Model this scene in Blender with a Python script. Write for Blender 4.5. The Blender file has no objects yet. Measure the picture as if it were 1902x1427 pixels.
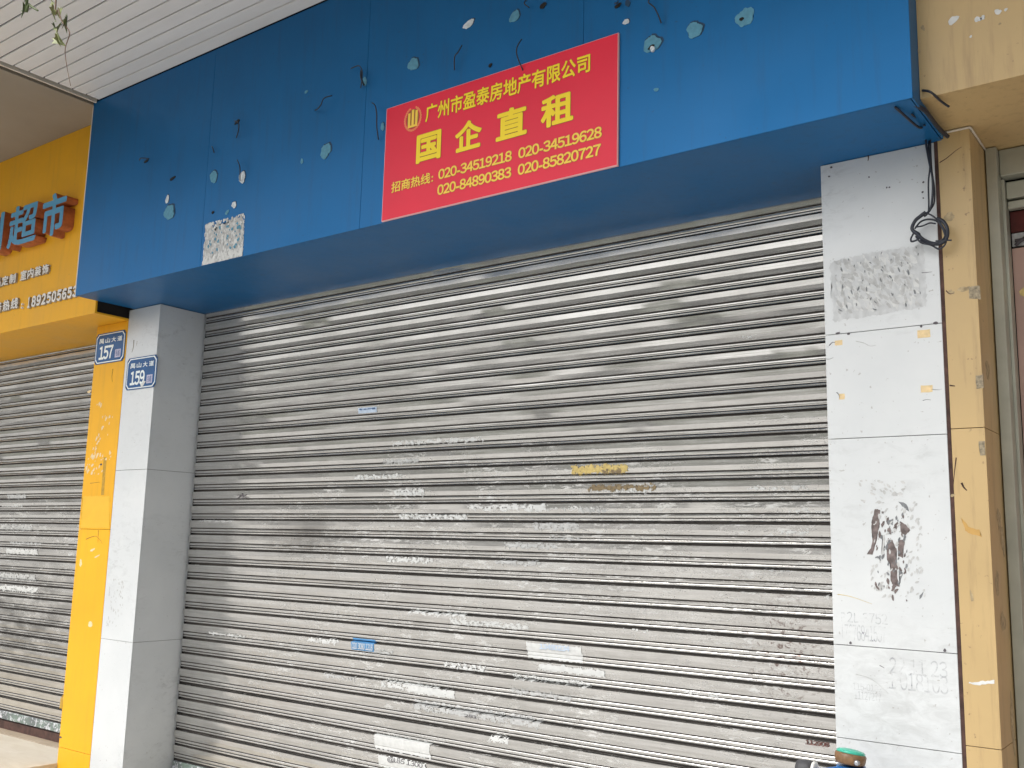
import bpy, bmesh, math, random
from mathutils import Vector, Matrix, noise

sc = bpy.context.scene
COL = sc.collection
R = math.radians
random.seed(7)

# ------------------------------------------------------------------ camera, sky, sun, exposure
cam_d = bpy.data.cameras.new("camera")
cam_d.sensor_width = 36.0
cam_d.lens = 34.95
cam_d.clip_start = 0.05
cam_d.clip_end = 3000
cam = bpy.data.objects.new("camera", cam_d)
COL.objects.link(cam)
right = Vector((0.803, 0.596, 0.0239)).normalized()
fwd = Vector((-0.5910, 0.7905, 0.1601)).normalized()
up = right.cross(fwd).normalized()
right = fwd.cross(up).normalized()
cam.matrix_world = Matrix(((right.x, up.x, -fwd.x, 5.1637), (right.y, up.y, -fwd.y, 0.0),
                           (right.z, up.z, -fwd.z, 1.5), (0, 0, 0, 1)))
sc.camera = cam

SUN_EL, SUN_AZ = R(46), R(205)          # azimuth: direction the light comes from, clockwise from +Y
world = bpy.data.worlds.new("World")
sc.world = world
world.use_nodes = True
wn = world.node_tree
wn.nodes.clear()
sky = wn.nodes.new("ShaderNodeTexSky")
sky.sky_type = 'NISHITA'
sky.sun_disc = False
sky.sun_elevation = SUN_EL
sky.sun_rotation = SUN_AZ
sky.air_density = 1.0
sky.dust_density = 4.0
sky.ozone_density = 1.0
hs = wn.nodes.new("ShaderNodeHueSaturation")
hs.inputs['Saturation'].default_value = 0.14
bgn = wn.nodes.new("ShaderNodeBackground")
bgn.inputs['Strength'].default_value = 0.135
wo = wn.nodes.new("ShaderNodeOutputWorld")
wn.links.new(sky.outputs[0], hs.inputs['Color'])
wn.links.new(hs.outputs[0], bgn.inputs[0])
wn.links.new(bgn.outputs[0], wo.inputs[0])

sun_d = bpy.data.lights.new("sun", 'SUN')
sun_d.energy = 1.0
sun_d.angle = R(25)
sun_d.color = (1.0, 0.96, 0.9)
sun = bpy.data.objects.new("sun", sun_d)
COL.objects.link(sun)
sd = Vector((math.sin(SUN_AZ) * math.cos(SUN_EL), math.cos(SUN_AZ) * math.cos(SUN_EL), math.sin(SUN_EL)))
sun.rotation_euler = sd.to_track_quat('Z', 'Y').to_euler()

vs = sc.view_settings
vs.view_transform = 'Standard'
vs.look = 'None'
vs.gamma = 1
vs.use_curve_mapping = False
vs.exposure = 0.55

# ------------------------------------------------------------------ dimensions (metres)
F, P, S = 2.998, 3.38, 3.704        # fascia front, pillar front, shutter plane
ZF, ZT = 2.876, 4.076               # underside of the blue box, ceiling
XL, XR = -0.277, 4.42               # ends of the blue box
YF, YZ = 3.155, 2.812               # yellow box front and underside

# ------------------------------------------------------------------ helpers
def link(name, me, mat=None, parent=None):
    o = bpy.data.objects.new(name, me)
    COL.objects.link(o)
    if mat is not None and me is not None and not me.materials:
        me.materials.append(mat)
    if parent is not None:
        o.parent = parent
    return o

def tag(o, label=None, cat=None, group=None, kind=None):
    if label: o['label'] = label
    if cat: o['category'] = cat
    if group: o['group'] = group
    if kind: o['kind'] = kind
    return o

def thing(name, label, cat, loc=(0, 0, 0), group=None):
    o = bpy.data.objects.new(name, None)
    COL.objects.link(o)
    o.location = loc
    o.empty_display_size = 0.1
    return tag(o, label, cat, group)

def mesh_from(verts, faces, smooth=False):
    me = bpy.data.meshes.new("m")
    me.from_pydata([tuple(v) for v in verts], [], faces)
    me.validate()
    me.update()
    if smooth:
        for p in me.polygons: p.use_smooth = True
    return me

def local(me, parent):
    """meshes are written in world metres; shift them into the parent's frame"""
    if parent is not None:
        off = Vector((0, 0, 0))
        p = parent
        while p is not None:
            off += Vector(p.location)
            p = p.parent
        me.transform(Matrix.Translation(-off))
    return me

def box(name, x0, x1, y0, y1, z0, z1, mat, parent=None, bevel=0.0):
    bm = bmesh.new()
    bmesh.ops.create_cube(bm, size=1)
    for v in bm.verts:
        v.co = Vector(((x0 + x1) / 2 + v.co.x * (x1 - x0), (y0 + y1) / 2 + v.co.y * (y1 - y0), (z0 + z1) / 2 + v.co.z * (z1 - z0)))
    if bevel > 0:
        bmesh.ops.bevel(bm, geom=bm.edges[:], offset=bevel, segments=1, affect='EDGES')
    me = bpy.data.meshes.new(name)
    bm.to_mesh(me); bm.free()
    local(me, parent)
    return link(name, me, mat, parent)

def prism_mesh(pts, y, t):
    """outline pts (x, z) in the plane y, thickness t towards the street (-y)"""
    bm = bmesh.new()
    vs_ = [bm.verts.new((p[0], y - t, p[1])) for p in pts]
    f = bm.faces.new(vs_)
    bmesh.ops.triangulate(bm, faces=[f])
    top = bm.faces[:]
    vb = [bm.verts.new((p[0], y, p[1])) for p in pts]
    n = len(pts)
    for i in range(n):
        j = (i + 1) % n
        bm.faces.new((vs_[i], vs_[j], vb[j], vb[i]))
    bmesh.ops.recalc_face_normals(bm, faces=bm.faces[:])
    me = bpy.data.meshes.new("m")
    bm.to_mesh(me); bm.free()
    return me

def patch(name, pts, y, t, mat, parent):
    me = prism_mesh(pts, y, t)
    local(me, parent)
    return link(name, me, mat, parent)

def blob(cx, cz, rx, rz, rot=0.0, jag=0.12, n=22, seed=0):
    rnd = random.Random(seed)
    ph = [rnd.uniform(0, 6.28) for _ in range(4)]
    out = []
    for i in range(n):
        a = 2 * math.pi * i / n
        k = 1 + jag * (0.5 * math.sin(2 * a + ph[0]) + 0.35 * math.sin(3 * a + ph[1]) + 0.3 * math.sin(5 * a + ph[2]) + 0.35 * rnd.uniform(-1, 1))
        x, z = rx * k * math.cos(a), rz * k * math.sin(a)
        out.append((cx + x * math.cos(rot) - z * math.sin(rot), cz + x * math.sin(rot) + z * math.cos(rot)))
    return out

def jagged(pts, amp, step, seed=0):
    """subdivide an outline and jitter it so that it reads as a torn edge"""
    rnd = random.Random(seed)
    out = []
    n = len(pts)
    for i in range(n):
        a, b = Vector(pts[i]), Vector(pts[(i + 1) % n])
        m = max(1, int((b - a).length / step))
        for k in range(m):
            q = a.lerp(b, k / m)
            out.append((q.x + rnd.uniform(-amp, amp), q.y + rnd.uniform(-amp, amp)))
    return out

def catmull(pts, sub=6):
    pts = [Vector(p) for p in pts]
    if len(pts) < 3: return pts
    out = []
    for i in range(len(pts) - 1):
        p0 = pts[max(i - 1, 0)]; p1 = pts[i]; p2 = pts[i + 1]; p3 = pts[min(i + 2, len(pts) - 1)]
        for k in range(sub):
            t = k / sub
            out.append(0.5 * ((2 * p1) + (p2 - p0) * t + (2 * p0 - 5 * p1 + 4 * p2 - p3) * t * t + (3 * p1 - p0 - 3 * p2 + p3) * t ** 3))
    out.append(pts[-1])
    return out

def tube(name, pts, r, mat, parent=None, seg=6, sub=5, taper=1.0):
    pts = catmull(pts, sub)
    verts, faces = [], []
    n = len(pts)
    side = Vector((0.3, 1, 0.2)).normalized()
    for i, p in enumerate(pts):
        t = (pts[min(i + 1, n - 1)] - pts[max(i - 1, 0)])
        t = t.normalized() if t.length > 1e-9 else Vector((0, 0, 1))
        a = t.cross(side)
        if a.length < 1e-3: a = t.cross(Vector((1, 0, 0)))
        a.normalize(); b = t.cross(a).normalized()
        rr = r * (1 + (taper - 1) * i / max(1, n - 1))
        for k in range(seg):
            an = 2 * math.pi * k / seg
            verts.append(p + (a * math.cos(an) + b * math.sin(an)) * rr)
    for i in range(n - 1):
        for k in range(seg):
            k2 = (k + 1) % seg
            faces.append((i * seg + k, i * seg + k2, (i + 1) * seg + k2, (i + 1) * seg + k))
    faces.append(tuple(range(seg))[::-1]); faces.append(tuple((n - 1) * seg + k for k in range(seg)))
    me = mesh_from(verts, faces, True)
    local(me, parent)
    return link(name, me, mat, parent)

def lathe(name, prof, c, mat, parent=None, seg=28, tilt=None):
    verts, faces = [], []
    for r, z in prof:
        for k in range(seg):
            a = 2 * math.pi * k / seg
            verts.append(Vector((r * math.cos(a), r * math.sin(a), z)))
    for i in range(len(prof) - 1):
        for k in range(seg):
            k2 = (k + 1) % seg
            faces.append((i * seg + k, i * seg + k2, (i + 1) * seg + k2, (i + 1) * seg + k))
    faces.append(tuple(range(seg))[::-1]); faces.append(tuple((len(prof) - 1) * seg + k for k in range(seg)))
    m = Matrix.Translation(Vector(c)) @ (tilt if tilt else Matrix.Identity(4))
    me = mesh_from([m @ v for v in verts], faces, False)
    for p in me.polygons:
        p.use_smooth = len(p.vertices) == 4
    local(me, parent)
    return link(name, me, mat, parent)

# text -> mesh in the plane of the wall --------------------------------------------------
def text_mesh(s, bold=0.0, depth=0.0):
    """glyph outlines as a mesh; bold thickens the strokes by laying shifted copies over each other"""
    me = text_thin(s, depth)
    if bold <= 0: return me
    n = 8 if bold < 0.03 else 12
    bm = bmesh.new()
    for k in range(n + 1):
        tmp = me.copy()
        a = 2 * math.pi * k / n
        rr = bold if k < n else 0
        tmp.transform(Matrix.Translation((rr * math.cos(a), rr * math.sin(a), 0)))
        if depth:
            tmp.transform(Matrix.Scale(1 - 0.004 * k, 4, (0, 0, 1)))
        else:
            tmp.transform(Matrix.Translation((0, 0, 0.0001 * k)))
        bm.from_mesh(tmp)
        bpy.data.meshes.remove(tmp)
    bm.to_mesh(me); bm.free()
    return me

ADV = {' ': 0.26, '-': 0.36, ':': 0.36, '.': 0.3, '1': 0.56}
def one_glyph(ch, depth):
    cu = bpy.data.curves.new("t", 'FONT')
    cu.body = ch
    cu.extrude = depth
    cu.resolution_u = 4
    o = bpy.data.objects.new("t", cu)
    COL.objects.link(o)
    bpy.context.view_layer.update()
    me = bpy.data.meshes.new_from_object(o.evaluated_get(bpy.context.evaluated_depsgraph_get()))
    bpy.data.objects.remove(o)
    bpy.data.curves.remove(cu)
    return me

GLYPHS = {}
def text_thin(s, depth=0.0):
    """a line of type set glyph by glyph; digits take the sans shapes of the Chinese face"""
    bm = bmesh.new()
    cur = 0.0
    for ch in s:
        if ch.isdigit(): adv, g = 0.57, chr(ord(ch) + 0xFEE0)
        elif ord(ch) > 255: adv, g = 1.0, ch
        else: adv, g = ADV.get(ch, 0.62), ch
        if ch != ' ':
            key = (g, depth)
            if key not in GLYPHS: GLYPHS[key] = one_glyph(g, depth)
            tmp = GLYPHS[key].copy()
            xs = [v.co.x for v in tmp.vertices]
            c = (min(xs) + max(xs)) / 2 if ord(g) > 0xFF00 or ord(g) < 256 else 0.5
            tmp.transform(Matrix.Translation((cur + adv / 2 - c, 0, 0)))
            bm.from_mesh(tmp)
            bpy.data.meshes.remove(tmp)
        cur += adv
    me = bpy.data.meshes.new("t")
    bm.to_mesh(me); bm.free()
    return me

def ext(me):
    xs = [v.co.x for v in me.vertices]; zs = [v.co.y for v in me.vertices]
    return min(xs), max(xs), min(zs), max(zs)

def letters(name, s, x0, x1, z0, z1, y, mat, parent, bold=0.0, depth=0.0, ref=None, shear=0.0):
    """s fitted into the rectangle x0..x1, z0..z1 with its back on the plane y"""
    me = text_mesh(s, bold, 0.5 if depth else 0.0)
    a, b, c, d = ext(me) if ref is None else ref
    fx, fz = (x1 - x0) / (b - a), (z1 - z0) / (d - c)
    for v in me.vertices:
        x, z, k = v.co.x, v.co.y, v.co.z
        X = x0 + (x - a) * fx; Z = z0 + (z - c) * fz
        v.co = (X + (Z - z0) * shear, (y - depth * (k + 0.5)) if depth else y - k * 0.35, Z)
    if depth == 0.0:
        bm = bmesh.new(); bm.from_mesh(me)
        for f in bm.faces:
            if f.normal.y > 0: f.normal_flip()
        bm.to_mesh(me); bm.free()
    local(me, parent)
    me.materials.clear()
    return link(name, me, mat, parent)

# ------------------------------------------------------------------ materials
class NT:
    def __init__(self, name):
        self.m = bpy.data.materials.new(name)
        self.m.use_nodes = True
        self.t = self.m.node_tree
        self.b = self.t.nodes["Principled BSDF"]
    def n(self, kind, **kw):
        nd = self.t.nodes.new(kind)
        for k, v in kw.items():
            if k in nd.inputs: nd.inputs[k].default_value = v
            else: setattr(nd, k, v)
        return nd
    def l(self, a, b): self.t.links.new(a, b)
    def pos(self, scale=(1, 1, 1), off=(0, 0, 0), rot=(0, 0, 0)):
        g = self.n("ShaderNodeNewGeometry")
        mp = self.n("ShaderNodeMapping")
        mp.inputs['Scale'].default_value = scale
        mp.inputs['Location'].default_value = off
        mp.inputs['Rotation'].default_value = rot
        self.l(g.outputs['Position'], mp.inputs[0])
        return mp.outputs[0]
    def noise(self, vec, scale=5.0, detail=4.0, rough=0.55, dist=0.0):
        nd = self.n("ShaderNodeTexNoise")
        nd.inputs['Scale'].default_value = scale
        nd.inputs['Detail'].default_value = detail
        nd.inputs['Roughness'].default_value = rough
        nd.inputs['Distortion'].default_value = dist
        self.l(vec, nd.inputs['Vector'])
        return nd.outputs['Fac']
    def ramp(self, fac, a, b, lo=0.0, hi=1.0):
        nd = self.n("ShaderNodeMapRange")
        nd.inputs['From Min'].default_value = a
        nd.inputs['From Max'].default_value = b
        nd.inputs['To Min'].default_value = lo
        nd.inputs['To Max'].default_value = hi
        self.l(fac, nd.inputs['Value'])
        return nd.outputs[0]
    def math(self, op, a, b):
        nd = self.n("ShaderNodeMath", operation=op)
        for i, v in enumerate((a, b)):
            if isinstance(v, (int, float)): nd.inputs[i].default_value = v
            else: self.l(v, nd.inputs[i])
        return nd.outputs[0]
    def mix(self, fac, a, b, blend='MIX'):
        nd = self.n("ShaderNodeMix", data_type='RGBA', blend_type=blend)
        if isinstance(fac, (int, float)): nd.inputs[0].default_value = fac
        else: self.l(fac, nd.inputs[0])
        for i, v in ((6, a), (7, b)):
            if isinstance(v, (tuple, list)): nd.inputs[i].default_value = (*v[:3], 1)
            else: self.l(v, nd.inputs[i])
        return nd.outputs[2]
    def blob(self, c, r, lo=1.0, hi=0.0):
        """soft ellipsoid mask round world point c, radii r"""
        v = self.pos((1 / r[0], 1 / r[1], 1 / r[2]), (-c[0] / r[0], -c[1] / r[1], -c[2] / r[2]))
        ln = self.n("ShaderNodeVectorMath", operation='LENGTH')
        self.l(v, ln.inputs[0])
        return self.ramp(ln.outputs['Value'], 0.2, 1.0, lo, hi)
    def bump(self, h, strength=0.1, dist=0.002):
        nd = self.n("ShaderNodeBump")
        nd.inputs['Strength'].default_value = strength
        nd.inputs['Distance'].default_value = dist
        self.l(h, nd.inputs['Height'])
        self.l(nd.outputs[0], self.b.inputs['Normal'])
    def set(self, **kw):
        for k, v in kw.items():
            k = k.replace('_', ' ')
            if isinstance(v, (int, float)): self.b.inputs[k].default_value = v
            elif isinstance(v, (tuple, list)): self.b.inputs[k].default_value = (*v[:3], 1)
            else: self.l(v, self.b.inputs[k])
        return self

def plain(name, col, rough=0.5, var=0.12, scale=8.0, metal=0.0, spec=0.5, bump=0.0, stretch=(1, 1, 1)):
    t = NT(name)
    f = t.noise(t.pos(stretch), scale, 5)
    dark = tuple(c * (1 - var) for c in col); lite = tuple(min(1, c * (1 + var)) for c in col)
    t.set(Base_Color=t.mix(t.ramp(f, 0.3, 0.7), dark, lite), Roughness=rough, Metallic=metal)
    t.b.inputs['Specular IOR Level'].default_value = spec
    if bump: t.bump(t.noise(t.pos(stretch), scale * 6, 3), bump, 0.002)
    return t.m

def panel_mat(name, col, dirtcol, dirt=0.25, rough=0.3, coat=0.25, scale=2.2, metal=0.0, spec=0.4):
    """painted / laminated cladding sheet: faint cloudiness, grime specks, run marks"""
    t = NT(name)
    big = t.noise(t.pos(), scale, 5, 0.6)
    c = t.mix(t.ramp(big, 0.35, 0.7), tuple(x * 0.93 for x in col), tuple(min(1, x * 1.05) for x in col))
    streak = t.noise(t.pos((9, 9, 0.8)), 3.0, 5, 0.65)
    c = t.mix(t.ramp(streak, 0.52, 0.8, 0, dirt), c, dirtcol)
    sp = t.noise(t.pos((1, 1, 1)), 60, 2, 0.5)
    sp2 = t.noise(t.pos((1, 1, 1), (3, 1, 2)), 6, 2, 0.5)
    m = t.math('MULTIPLY', t.ramp(sp, 0.68, 0.74), t.ramp(sp2, 0.5, 0.62))
    c = t.mix(t.math('MULTIPLY', m, dirt * 1.6), c, dirtcol)
    t.set(Base_Color=c, Roughness=t.ramp(big, 0.3, 0.7, rough * 0.85, rough * 1.25))
    t.b.inputs['Coat Weight'].default_value = coat
    t.b.inputs['Metallic'].default_value = metal
    t.b.inputs['Specular IOR Level'].default_value = spec
    t.b.inputs['Coat Roughness'].default_value = rough * 0.7
    t.bump(t.noise(t.pos(), 1.6, 2), 0.12, 0.02)
    return t.m

# blue composite cladding
M_blue = panel_mat("blue_cladding", (0.007, 0.128, 0.335), (0.03, 0.07, 0.12), 0.35, 0.36, 0.0, metal=0.25, spec=0.2)
M_yellow = panel_mat("yellow_cladding", (0.84, 0.43, 0.022), (0.35, 0.2, 0.05), 0.2, 0.42, 0.0, spec=0.2)
M_beige = panel_mat("beige_cladding", (0.52, 0.37, 0.175), (0.22, 0.14, 0.07), 0.5, 0.45, 0.1)
M_blackgap = plain("dark_gap", (0.012, 0.010, 0.009), 0.9, 0.2)
M_brown = plain("rust_brown", (0.07, 0.035, 0.028), 0.85, 0.45, 30)
M_ceil_plain = plain("grey_beige_paint", (0.30, 0.255, 0.195), 0.8, 0.08, 2.0)
M_trim = plain("cream_trim", (0.66, 0.6, 0.5), 0.5, 0.08)
M_red = plain("red_print", (0.80, 0.020, 0.055), 0.38, 0.04, 3.0, spec=0.28)
M_redside = plain("poster_edge", (0.75, 0.42, 0.42), 0.5, 0.05)
M_gold = plain("yellow_print", (1.0, 0.74, 0.03), 0.38, 0.02, 3.0, spec=0.25)
M_gold2 = plain("pale_yellow_print", (1.0, 0.68, 0.09), 0.38, 0.02, 3.0, spec=0.25)
M_goldedge = plain("brown_outline_print", (0.36, 0.10, 0.01), 0.4, 0.05, 3.0)
M_salmon = plain("salmon_print", (0.95, 0.26, 0.10), 0.4, 0.05)
M_signblue = plain("enamel_blue", (0.007, 0.078, 0.235), 0.25, 0.12, 14, spec=0.25)
M_signwhite = plain("enamel_white", (0.78, 0.84, 0.84), 0.3, 0.08, 40)
M_signpale = plain("enamel_pale_pink", (0.5, 0.48, 0.62), 0.4, 0.1, 60)
M_letblue = plain("blue_letter_face", (0.08, 0.33, 0.55), 0.35, 0.06)
M_letside = plain("rust_letter_side", (0.42, 0.13, 0.05), 0.55, 0.25, 25)
M_letwhite = plain("white_letter_face", (0.78, 0.76, 0.72), 0.45, 0.06)
M_wire = plain("black_cable", (0.018, 0.022, 0.035), 0.45, 0.2)
M_spot = plain("pale_blue_glue", (0.09, 0.28, 0.40), 0.7, 0.16, 60, bump=0.4)
M_spotw = plain("white_torn_core", (0.62, 0.68, 0.72), 0.8, 0.2, 70, bump=0.4)
M_spotd = plain("dark_blue_rim_shade", (0.008, 0.045, 0.10), 0.7, 0.2, 50)  # shadow tone for the torn spots' rims; also colours the box frame
M_paper = plain("white_paper", (0.66, 0.67, 0.66), 0.85, 0.08, 50)
M_paperg = plain("grey_paper_remains", (0.50, 0.505, 0.50), 0.9, 0.2, 60)
M_paperd = plain("dark_paper_remains", (0.19, 0.20, 0.21), 0.9, 0.3, 60)
M_lgrey = plain("light_grey_paper_remains", (0.60, 0.615, 0.62), 0.9, 0.08, 60)
M_tape = plain("yellowed_tape", (0.60, 0.46, 0.17), 0.6, 0.25, 60)
M_taped = plain("brown_tape", (0.24, 0.18, 0.10), 0.7, 0.3, 60)
def worn_ink(name, col, a, b, scale=28, hi=0.5):
    t = NT(name)
    t.set(Base_Color=col, Roughness=0.8, Alpha=t.ramp(t.noise(t.pos(), scale, 5, 0.7), a, b, 0.0, hi))
    return t.m
M_ink = worn_ink("faded_grey_ink", (0.40, 0.41, 0.46), 0.42, 0.70)
M_inkd = plain("dark_ink", (0.10, 0.09, 0.10), 0.8, 0.3, 70)
M_rustink = plain("rust_red_ink", (0.14, 0.05, 0.04), 0.8, 0.5, 50)
M_leaf = plain("ivy_leaf", (0.085, 0.12, 0.035), 0.5, 0.35, 60)
M_leaf2 = plain("pale_ivy_leaf", (0.24, 0.27, 0.10), 0.5, 0.3, 60)
M_stem = plain("vine_stem", (0.20, 0.13, 0.09), 0.7, 0.3, 40)
M_frame = plain("grey_green_aluminium", (0.40, 0.40, 0.33), 0.4, 0.1, 10, metal=0.3)
M_pinkpap = plain("faded_pink_poster", (0.42, 0.27, 0.22), 0.5, 0.1, 3)
M_darkred = plain("dark_red_cloth", (0.10, 0.015, 0.012), 0.8, 0.4, 12)
M_teal = plain("teal_plastic", (0.05, 0.42, 0.30), 0.3, 0.15, 30)
M_postblue = plain("blue_plastic", (0.01, 0.11, 0.34), 0.3, 0.15, 20)
M_collar = plain("brown_collar", (0.20, 0.11, 0.05), 0.45, 0.35, 60)
M_dgrey = plain("dark_grey_rubber", (0.06, 0.06, 0.065), 0.6, 0.2, 40)
M_steel = plain("steel_bolt", (0.5, 0.52, 0.56), 0.3, 0.1, 40, metal=0.9)

def white_tile_mat():
    t = NT("white_cladding")
    big = t.noise(t.pos(), 2.5, 5, 0.6)
    c = t.mix(t.ramp(big, 0.35, 0.7), (0.60, 0.625, 0.635), (0.67, 0.69, 0.695))
    # grime rubbed on, stronger in places
    a = t.noise(t.pos((1, 1, 2.2), (0, 0, 0), (0, 0.5, 0)), 14, 6, 0.7, 0.6)
    reg = t.noise(t.pos((1, 1, 1), (5, 2, 9)), 2.2, 3, 0.5)
    m = t.math('MULTIPLY', t.ramp(a, 0.5, 0.72), t.ramp(reg, 0.48, 0.66))
    low = t.blob((4.2, 3.38, 1.02), (0.40, 0.8, 0.38))
    m2 = t.math('MULTIPLY', t.ramp(a, 0.4, 0.7), low)
    m = t.math('MAXIMUM', m, t.math('MULTIPLY', m2, 0.9))
    c = t.mix(t.math('MULTIPLY', m, 0.6), c, (0.36, 0.37, 0.37))
    sp = t.noise(t.pos(), 75, 2, 0.5)
    c = t.mix(t.math('MULTIPLY', t.ramp(sp, 0.71, 0.76), 0.5), c, (0.25, 0.22, 0.2))
    t.set(Base_Color=c, Roughness=0.35)
    t.b.inputs['Coat Weight'].default_value = 0.2
    t.b.inputs['Coat Roughness'].default_value = 0.25
    t.bump(big, 0.1, 0.01)
    return t.m
M_white = white_tile_mat()

def shutter_mat():
    t = NT("dirty_grey_slat_paint")
    st = t.noise(t.pos((1.6, 8, 45)), 2.2, 6, 0.7)
    c = t.mix(t.ramp(st, 0.32, 0.72), (0.52, 0.51, 0.49), (0.75, 0.745, 0.725))
    vg = t.noise(t.pos((2.6, 1, 0.45), (4, 0, 2)), 2.4, 5, 0.6)
    c = t.mix(t.ramp(vg, 0.40, 0.76, 0, 0.26), c, (0.33, 0.32, 0.30))
    mott = t.noise(t.pos((1.2, 2, 3)), 16, 6, 0.75, 0.4)
    c = t.mix(t.ramp(mott, 0.55, 0.75, 0, 0.16), c, (0.24, 0.225, 0.21))
    # regions with scraped-off notices
    reg = t.math('MAXIMUM', t.blob((2.2, 3.7, 1.5), (1.7, 3, 0.55)), t.blob((1.9, 3.7, 0.75), (1.5, 3, 0.75)))
    reg = t.math('MAXIMUM', reg, t.blob((3.75, 3.7, 1.15), (0.55, 3, 0.95)))
    reg = t.math('MAXIMUM', reg, t.math('MULTIPLY', t.blob((-1.8, 3.7, 1.2), (1.1, 3, 0.6)), 1.0))
    fine = t.noise(t.pos((1.0, 1, 4.2)), 13, 8, 0.74, 0.45)
    patchy = t.noise(t.pos((1, 1, 2.2), (7, 3, 1)), 3.4, 3, 0.5)
    m = t.math('MULTIPLY', t.ramp(fine, 0.53, 0.60), t.ramp(patchy, 0.46, 0.56))
    m = t.math('MULTIPLY', m, t.ramp(reg, 0.0, 0.5))
    c = t.mix(t.math('MULTIPLY', m, 0.45), c, (0.70, 0.71, 0.70))
    # dark glue specks beside the paper
    f2 = t.noise(t.pos((1.3, 1, 3.2), (2, 9, 4)), 22, 6, 0.75, 0.8)
    m2 = t.math('MULTIPLY', t.ramp(f2, 0.58, 0.63), t.ramp(patchy, 0.42, 0.52))
    m2 = t.math('MULTIPLY', m2, t.ramp(reg, 0.0, 0.5))
    c = t.mix(t.math('MULTIPLY', m2, 0.55), c, (0.16, 0.15, 0.145))
    # sooty smudge at mid height, left shutter darker low down, rusty scrawl lower right
    sm = t.math('MULTIPLY', t.blob((1.08, 3.7, 1.52), (0.42, 1, 0.15)), t.ramp(t.noise(t.pos(), 5, 4), 0.3, 0.6))
    c = t.mix(t.math('MULTIPLY', sm, 0.62), c, (0.12, 0.115, 0.11))
    ls = t.math('MULTIPLY', t.blob((-1.9, 3.7, 0.95), (1.2, 1, 0.6)), t.ramp(t.noise(t.pos((1, 1, 3)), 5, 4), 0.35, 0.6))
    c = t.mix(t.math('MULTIPLY', ls, 0.7), c, (0.10, 0.10, 0.095))
    ru = t.math('MULTIPLY', t.blob((3.72, 3.7, 1.12), (0.22, 1, 0.30)), t.ramp(t.noise(t.pos((1.5, 1, 2)), 26, 5, 0.7, 0.5), 0.55, 0.6))
    c = t.mix(t.math('MULTIPLY', ru, 0.8), c, (0.13, 0.07, 0.055))
    t.set(Base_Color=c, Metallic=t.math('MULTIPLY', t.math('SUBTRACT', 1.0, t.math('MAXIMUM', m, m2)), 0.82),
          Roughness=t.math('ADD', t.ramp(st, 0.35, 0.8, 0.14, 0.27), t.math('MULTIPLY', t.math('MAXIMUM', m, m2), 0.4)))
    t.bump(t.math('ADD', t.math('MULTIPLY', st, 0.06), t.noise(t.pos((1, 1, 1)), 2.2, 2)), 0.05, 0.004)
    return t.m
M_slat = shutter_mat()
M_joint = plain("grimy_shaded_joint", (0.11, 0.097, 0.087), 0.7, 0.3, 12, stretch=(1, 1, 6))  # grime plus recess shade, painted into the slat gaps, groove and crease

def bar_mat():
    t = NT("painted_bottom_bar")
    a = t.noise(t.pos((1, 1, 1.2)), 34, 4, 0.6, 0.8)
    c = t.mix(t.ramp(t.noise(t.pos(), 9, 4), 0.35, 0.65), (0.13, 0.14, 0.15), (0.19, 0.26, 0.22))
    c = t.mix(t.ramp(a, 0.53, 0.58), c, (0.55, 0.57, 0.60))
    t.set(Base_Color=c, Roughness=0.6)
    return t.m
M_bar = bar_mat()

def stone_mat(name, a, b):
    t = NT(name)
    f = t.noise(t.pos((1, 2.5, 1)), 4, 6, 0.65, 0.8)
    c = t.mix(t.ramp(f, 0.3, 0.72), a, b)
    t.set(Base_Color=c, Roughness=0.55)
    t.bump(t.noise(t.pos(), 40, 3), 0.2, 0.002)
    return t.m
M_step = stone_mat("beige_stone", (0.36, 0.29, 0.21), (0.52, 0.44, 0.34))
M_step2 = stone_mat("pale_stone", (0.58, 0.52, 0.42), (0.68, 0.63, 0.54))
M_pave = stone_mat("pale_paving", (0.48, 0.47, 0.45), (0.60, 0.585, 0.56))
M_asph = plain("asphalt", (0.05, 0.05, 0.05), 0.9, 0.2, 20, bump=0.3)

def ceil_mat():
    t = NT("cream_ceiling_strip")
    a = t.noise(t.pos((0.5, 3, 1)), 2.5, 5, 0.6)
    c = t.mix(t.ramp(a, 0.35, 0.7), (0.76, 0.74, 0.71), (0.84, 0.825, 0.80))
    d = t.noise(t.pos((0.4, 9, 1), (3, 3, 0)), 8, 4, 0.7)
    c = t.mix(t.ramp(d, 0.66, 0.78, 0, 0.5), c, (0.30, 0.27, 0.23))
    t.set(Base_Color=c, Roughness=0.45)
    return t.m
M_strip = ceil_mat()

# ------------------------------------------------------------------ setting
g = link("ground", mesh_from([(-400, -400, 0), (400, -400, 0), (400, 400, 0), (-400, 400, 0)], [(0, 1, 2, 3)]), M_pave)
tag(g, "pale paving in front of the shops", kind="structure")
bk = link("far_ground", mesh_from([(-400, -400, 0.004), (400, -400, 0.004), (400, -14.01, 0.004), (-400, -14.01, 0.004)], [(0, 1, 2, 3)]), plain("dark_soil", (0.09, 0.10, 0.06), 0.9, 0.3, 2))
tag(bk, "planted ground across the road", kind="structure")
rd = link("road", mesh_from([(-400, -14, 0.004), (400, -14, 0.004), (400, -3.6, 0.004), (-400, -3.6, 0.004)], [(0, 1, 2, 3)]), M_asph)
tag(rd, "asphalt road along the arcade", kind="structure")
w = box("wall", -9, 16, 3.80, 9, 0, 9, M_blackgap)  # unseen building mass, added to block light from behind
tag(w, "unseen wall behind the shopfronts that blocks light", kind="structure")
st = box("step", -9, -0.70, 3.60, 3.795, 0.004, 0.163, M_step)
tag(st, "beige stone step under the left shutter", kind="structure")
st2 = box("step", -9, -0.665, 2.9, 3.596, 0.004, 0.160, M_step2)
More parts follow.
